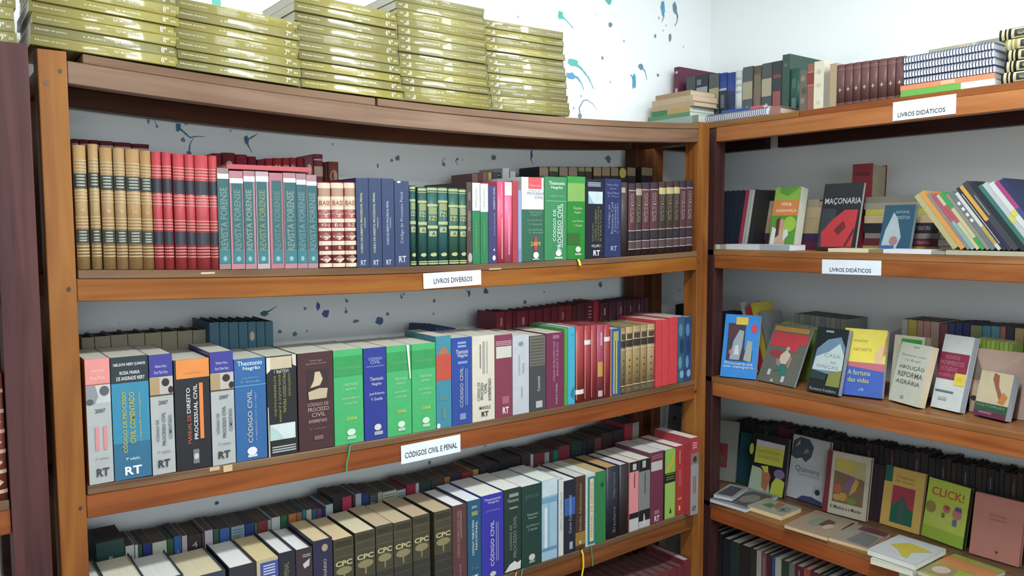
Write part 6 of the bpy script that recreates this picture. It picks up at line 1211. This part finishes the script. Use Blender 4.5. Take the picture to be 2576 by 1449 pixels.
# ---- lower shelf of the side bookcase
T4 = zB(4)
l4 = math.radians(10)
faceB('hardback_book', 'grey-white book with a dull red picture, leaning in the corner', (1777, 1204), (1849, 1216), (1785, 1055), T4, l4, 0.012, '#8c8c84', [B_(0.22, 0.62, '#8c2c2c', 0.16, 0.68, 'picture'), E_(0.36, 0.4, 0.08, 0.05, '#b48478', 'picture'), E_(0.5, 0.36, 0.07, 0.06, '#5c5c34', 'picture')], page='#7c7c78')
behind4 = lambda *a, **k: faceX(a[0], a[1], 4, *a[2:], **k)
behind4('hardback_book', 'plain dark teal book behind the grey-white one', 1850, 1888, 1215, 1088, 2.19, math.radians(9), 0.012, '#14505a', page='#5c6464')
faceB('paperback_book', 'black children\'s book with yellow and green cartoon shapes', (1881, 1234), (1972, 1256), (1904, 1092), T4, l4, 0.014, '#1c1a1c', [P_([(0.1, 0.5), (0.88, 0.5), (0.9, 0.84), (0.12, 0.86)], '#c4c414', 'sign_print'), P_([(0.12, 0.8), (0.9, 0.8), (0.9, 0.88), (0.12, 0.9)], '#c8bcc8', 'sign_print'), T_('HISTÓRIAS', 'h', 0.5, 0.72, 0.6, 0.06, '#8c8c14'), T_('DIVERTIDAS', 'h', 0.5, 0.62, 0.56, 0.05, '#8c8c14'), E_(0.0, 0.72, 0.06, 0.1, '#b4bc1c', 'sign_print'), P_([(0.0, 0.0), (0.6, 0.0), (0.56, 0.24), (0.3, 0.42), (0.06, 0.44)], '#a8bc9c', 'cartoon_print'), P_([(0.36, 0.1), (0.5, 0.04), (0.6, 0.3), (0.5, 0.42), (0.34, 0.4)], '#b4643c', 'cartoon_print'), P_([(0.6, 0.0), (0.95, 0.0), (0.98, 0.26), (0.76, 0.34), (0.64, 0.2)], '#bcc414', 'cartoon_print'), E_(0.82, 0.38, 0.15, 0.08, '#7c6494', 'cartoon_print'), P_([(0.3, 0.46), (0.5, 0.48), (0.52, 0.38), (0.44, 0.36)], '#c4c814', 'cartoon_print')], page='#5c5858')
faceB('hardback_book', 'white book with grey leaves and a small sun drawn on it', (1977, 1249), (2067, 1278), (1993, 1093), T4, l4, 0.02, '#c8ced2', [P_([(0.0, 0.66), (0.14, 0.62), (0.3, 0.66), (0.42, 0.6), (0.56, 0.7), (0.6, 0.86), (0.46, 0.97), (0.2, 0.98), (0.03, 0.9)], '#4c5664', 'leaf_print'), P_([(0.08, 0.8), (0.22, 0.86), (0.2, 0.94)], '#9ca4ac', 'leaf_print'), P_([(0.34, 0.72), (0.5, 0.78), (0.4, 0.82)], '#8c949c', 'leaf_print'), T_('Quimera', 'h', 0.5, 0.48, 0.66, 0.11, '#747c80'), T_('contos e poemas', 'h', 0.56, 0.4, 0.56, 0.03, '#8c8c90', 'small_print'), E_(0.84, 0.19, 0.07, 0.045, '#2c3440', 'sun_print')] + [P_([(0.84 + 0.08 * math.cos(a), 0.19 + 0.05 * math.sin(a)), (0.84 + 0.08 * math.cos(a + 0.12), 0.19 + 0.05 * math.sin(a + 0.12)), (0.84 + 0.17 * math.cos(a), 0.19 + 0.12 * math.sin(a))], '#4c5864', 'sun_ray') for a in (0.6, 1.1, 1.6, 2.1, 2.6, 3.1)] + [P_([(0.3, 0.0), (1.0, 0.0), (1.0, 0.06), (0.7, 0.1), (0.45, 0.08)], '#3c4c74', 'hill_print')], kind='hard', page='#70747c')
faceB('hardback_book', 'cream framed book with a painted harvest scene', (2068, 1288), (2177, 1316), (2092, 1136), T4, l4, 0.02, '#c6bca6', [B_(0, 1, '#7c1c2c', 0.0, 0.12, 'red_hinge'), B_(0.2, 0.9, '#7c6240', 0.2, 0.9, 'painting'), P_([(0.2, 0.7), (0.9, 0.62), (0.9, 0.9), (0.2, 0.9)], '#b4ac6c', 'painting'), P_([(0.22, 0.76), (0.62, 0.72), (0.68, 0.84), (0.45, 0.89), (0.22, 0.88)], '#c8b028', 'painting'), P_([(0.42, 0.44), (0.6, 0.4), (0.7, 0.62), (0.6, 0.66), (0.5, 0.56)], '#7c5c84', 'painting'), P_([(0.58, 0.34), (0.72, 0.44), (0.78, 0.58), (0.7, 0.64), (0.62, 0.48)], '#c89c20', 'painting'), E_(0.31, 0.42, 0.1, 0.08, '#b45c34', 'painting'), E_(0.44, 0.3, 0.1, 0.07, '#c48c24', 'painting'), E_(0.31, 0.28, 0.1, 0.05, '#b8982c', 'painting'), E_(0.64, 0.26, 0.12, 0.05, '#6c8834', 'painting'), T_('O Menino e o Mundo', 'h', 0.53, 0.125, 0.72, 0.055, '#3c3834', bold=0.004)], kind='hard', page='#5c4c44')
behind4('hardback_book', 'dark plum book half hidden between the framed and the yellow book', 2184, 2212, 1325, 1166, 2.215, math.radians(8), 0.012, '#3f2a34', [B_(0, 1, '#4c3438', 0, 0.3, 'worn_edge')], kind='hard', page='#54484c')
faceB('paperback_book', 'yellow book with a pink and green picture on its cover', (2212, 1318), (2311, 1348), (2236, 1173), T4, l4, 0.014, '#e0b648', [B_(0.74, 1, '#0c6c5c', 0.0, 0.2, 'green_corner'), B_(0.08, 0.7, '#0c6c4c', 0.24, 0.8, 'picture'), P_([(0.24, 0.38), (0.36, 0.4), (0.52, 0.56), (0.66, 0.36), (0.8, 0.34), (0.8, 0.7), (0.24, 0.7)], '#b4304c', 'picture'), P_([(0.4, 0.08), (0.56, 0.08), (0.58, 0.46), (0.5, 0.56), (0.42, 0.4)], '#3c6458', 'picture'), T_('Contos', 'h', 0.52, 0.86, 0.44, 0.06, '#a8882c'), T_('do povo', 'h', 0.52, 0.78, 0.5, 0.06, '#a8882c')], page='#8c7c5c')
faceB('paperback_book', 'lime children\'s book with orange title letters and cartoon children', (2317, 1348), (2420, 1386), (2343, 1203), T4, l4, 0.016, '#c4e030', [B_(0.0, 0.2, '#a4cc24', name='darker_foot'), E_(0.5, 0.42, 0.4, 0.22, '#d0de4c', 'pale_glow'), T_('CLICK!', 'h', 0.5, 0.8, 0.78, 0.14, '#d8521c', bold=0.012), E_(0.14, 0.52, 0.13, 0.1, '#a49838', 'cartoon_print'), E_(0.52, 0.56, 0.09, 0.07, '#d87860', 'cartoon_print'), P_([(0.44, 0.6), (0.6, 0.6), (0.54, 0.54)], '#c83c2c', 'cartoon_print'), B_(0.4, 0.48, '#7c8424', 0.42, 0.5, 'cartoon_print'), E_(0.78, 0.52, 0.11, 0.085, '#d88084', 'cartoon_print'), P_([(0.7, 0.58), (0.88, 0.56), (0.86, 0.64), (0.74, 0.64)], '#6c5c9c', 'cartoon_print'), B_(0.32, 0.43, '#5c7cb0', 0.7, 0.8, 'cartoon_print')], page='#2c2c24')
faceB('hardback_book', 'plain salmon pink book at the lower frame edge', (2437, 1394), (2562, 1431), (2458, 1241), T4, l4, 0.02, '#cb8270', [T_('Contos', 'h', 0.5, 0.7, 0.3, 0.04, '#8c5444'), T_('e poesias', 'h', 0.52, 0.63, 0.34, 0.045, '#8c5444'), E_(0.55, 0.13, 0.03, 0.025, '#7c4438', 'publisher_mark')], kind='hard', page='#8c6458')
# books lying flat along the front edge
lying('magazine', 'open-faced grey photo magazine lying against the corner', (1795, 1243), (1842, 1253), (1818, 1213), T4 + 0.028, 0.012, '#9a9ea0', [P_([(0.1, 0.1), (0.9, 0.1), (0.85, 0.8), (0.2, 0.85)], '#4c4c54', 'photo_print')], page='#a8acb0')
lying('magazine', 'dark photo magazine lying below the grey one', (1786, 1254), (1877, 1281), (1850, 1218), T4 + 0.013, 0.012, '#8c9094', [P_([(0.3, 0.1), (0.95, 0.1), (0.95, 0.9), (0.4, 0.9)], '#54504e', 'photo_print'), E_(0.66, 0.5, 0.2, 0.25, '#847c78', 'photo_print')], page='#b4bcc4')
lying('paperback_book', 'cream paperback lying flat with a green and red drawing', (1879, 1271), (1966, 1298), (1936, 1254), T4 + 0.0165, 0.016, '#9c9a88', [P_([(0.2, 0.4), (0.5, 0.3), (0.5, 0.6), (0.3, 0.7)], '#3c7c44', 'drawing'), P_([(0.5, 0.5), (0.62, 0.4), (0.6, 0.9), (0.4, 0.9)], '#a45c40', 'drawing'), E_(0.78, 0.5, 0.16, 0.25, '#7c8478', 'drawing'), E_(0.78, 0.46, 0.05, 0.08, '#3c3c38', 'drawing')], page='#cdbb8e', rough=0.4)
lying('paperback_book', 'beige paperback lying flat with a brown picture', (1973, 1319), (2081, 1352), (2057, 1284), T4 + 0.0125, 0.012, '#a08c72', [E_(0.4, 0.5, 0.16, 0.2, '#7c8870', 'picture'), P_([(0.5, 0.4), (0.75, 0.4), (0.7, 0.7), (0.5, 0.75)], '#5c4034', 'picture'), E_(0.72, 0.42, 0.1, 0.14, '#b8a890', 'picture')], page='#c6ab86', rough=0.4)
lying('paperback_book', 'paperback lying flat with grey photo and maroon band', (2084, 1351), (2182, 1379), (2154, 1318), T4 + 0.0125, 0.012, '#9a8c7c', [P_([(0.4, 0.1), (0.98, 0.05), (0.95, 0.6), (0.45, 0.7)], '#6c706c', 'photo_print'), B_(0.74, 0.98, '#6c2c44', 0.3, 1, 'maroon_band')], page='#c4ac88', rough=0.4)
lying('hardback_book', 'thick white book lying flat under the yellow-marked one', (2190, 1404), (2296, 1436), (2268, 1366), T4 + 0.0165, 0.016, '#ccccc0', (), page='#c8c8b4')
lying('hardback_book', 'white book lying flat with a big yellow shape', (2182, 1381), (2302, 1421), (2264, 1345), T4 + 0.034, 0.016, '#c2c6c8', [P_([(0.16, 0.5), (0.42, 0.34), (0.62, 0.16), (0.74, 0.14), (0.66, 0.42), (0.94, 0.68), (0.8, 0.7), (0.6, 0.74), (0.4, 0.78)], '#c2b20c', 'yellow_shape')], page='#c8ccc4')
lying('paperback_book', 'lime and orange paperback lying flat at the lower frame edge', (2302, 1432), (2430, 1480), (2384, 1386), T4 + 0.0125, 0.012, '#98a828', [P_([(0.0, 0.5), (1, 0.5), (1, 0.86), (0, 0.86)], '#c8803c', 'orange_band'), P_([(0.05, 0.05), (0.6, 0.1), (0.5, 0.45), (0.1, 0.45)], '#9c8060', 'picture'), E_(0.3, 0.28, 0.16, 0.14, '#ccb49c', 'picture')], page='#b4b8a4')
# dark rear line
rnd4 = random.Random(5)
x_ = 1852.0
i = 0
DK = ['#2a2022', '#241e22', '#1e2228', '#30242a', '#3a2c28', '#28241f', '#1c2a26', '#22202c', '#342a26', '#2c2a2e']
while x_ < 2600:
    w_ = rnd4.uniform(12, 20)
    top = 1056 + (x_ - 1852) * 0.192 + rnd4.uniform(-5, 5)
    k = DK[i % len(DK)] if not (i in (6, 7)) else '#5c1c30'
    d = [V_([0.5], 0.75, 0.9, '#6c6c70', 0.2, 'vertical_print')] if i % 4 == 0 else ()
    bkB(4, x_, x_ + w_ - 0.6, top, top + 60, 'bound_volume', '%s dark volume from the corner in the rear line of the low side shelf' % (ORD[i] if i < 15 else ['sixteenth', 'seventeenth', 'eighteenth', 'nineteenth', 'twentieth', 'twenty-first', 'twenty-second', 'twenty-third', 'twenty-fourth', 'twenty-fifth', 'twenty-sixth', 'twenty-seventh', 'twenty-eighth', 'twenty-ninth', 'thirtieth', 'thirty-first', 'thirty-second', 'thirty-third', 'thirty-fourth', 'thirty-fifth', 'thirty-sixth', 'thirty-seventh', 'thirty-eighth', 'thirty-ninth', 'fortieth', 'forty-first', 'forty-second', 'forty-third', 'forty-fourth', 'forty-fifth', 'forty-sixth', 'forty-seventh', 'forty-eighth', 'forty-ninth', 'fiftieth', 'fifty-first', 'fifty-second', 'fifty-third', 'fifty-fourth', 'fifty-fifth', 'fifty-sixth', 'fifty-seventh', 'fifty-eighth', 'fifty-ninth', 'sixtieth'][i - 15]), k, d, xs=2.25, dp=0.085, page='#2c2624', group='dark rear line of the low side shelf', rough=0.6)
    x_ += w_
    i += 1
for j, (p0, p1, pt, c) in enumerate([(1652, 1668, 1062, '#26303a'), (1669, 1690, 1046, '#1e3c4c')]):
    bkB(4, p0, p1, pt, 1075, 'bound_volume', ['slate dark', 'dark petrol'][j] + ' volume low in the shelf corner beyond the corner post', c, (), xs=2.13, dp=0.12, h=0.29)
faceX('card', 'pale grey card with a red dot in the shelf corner', 4, 1672, 1706, 1062, 1018, 2.06, math.radians(5), 0.006, '#8c8c90', [E_(0.5, 0.82, 0.12, 0.04, '#8c2034', 'red_dot')])

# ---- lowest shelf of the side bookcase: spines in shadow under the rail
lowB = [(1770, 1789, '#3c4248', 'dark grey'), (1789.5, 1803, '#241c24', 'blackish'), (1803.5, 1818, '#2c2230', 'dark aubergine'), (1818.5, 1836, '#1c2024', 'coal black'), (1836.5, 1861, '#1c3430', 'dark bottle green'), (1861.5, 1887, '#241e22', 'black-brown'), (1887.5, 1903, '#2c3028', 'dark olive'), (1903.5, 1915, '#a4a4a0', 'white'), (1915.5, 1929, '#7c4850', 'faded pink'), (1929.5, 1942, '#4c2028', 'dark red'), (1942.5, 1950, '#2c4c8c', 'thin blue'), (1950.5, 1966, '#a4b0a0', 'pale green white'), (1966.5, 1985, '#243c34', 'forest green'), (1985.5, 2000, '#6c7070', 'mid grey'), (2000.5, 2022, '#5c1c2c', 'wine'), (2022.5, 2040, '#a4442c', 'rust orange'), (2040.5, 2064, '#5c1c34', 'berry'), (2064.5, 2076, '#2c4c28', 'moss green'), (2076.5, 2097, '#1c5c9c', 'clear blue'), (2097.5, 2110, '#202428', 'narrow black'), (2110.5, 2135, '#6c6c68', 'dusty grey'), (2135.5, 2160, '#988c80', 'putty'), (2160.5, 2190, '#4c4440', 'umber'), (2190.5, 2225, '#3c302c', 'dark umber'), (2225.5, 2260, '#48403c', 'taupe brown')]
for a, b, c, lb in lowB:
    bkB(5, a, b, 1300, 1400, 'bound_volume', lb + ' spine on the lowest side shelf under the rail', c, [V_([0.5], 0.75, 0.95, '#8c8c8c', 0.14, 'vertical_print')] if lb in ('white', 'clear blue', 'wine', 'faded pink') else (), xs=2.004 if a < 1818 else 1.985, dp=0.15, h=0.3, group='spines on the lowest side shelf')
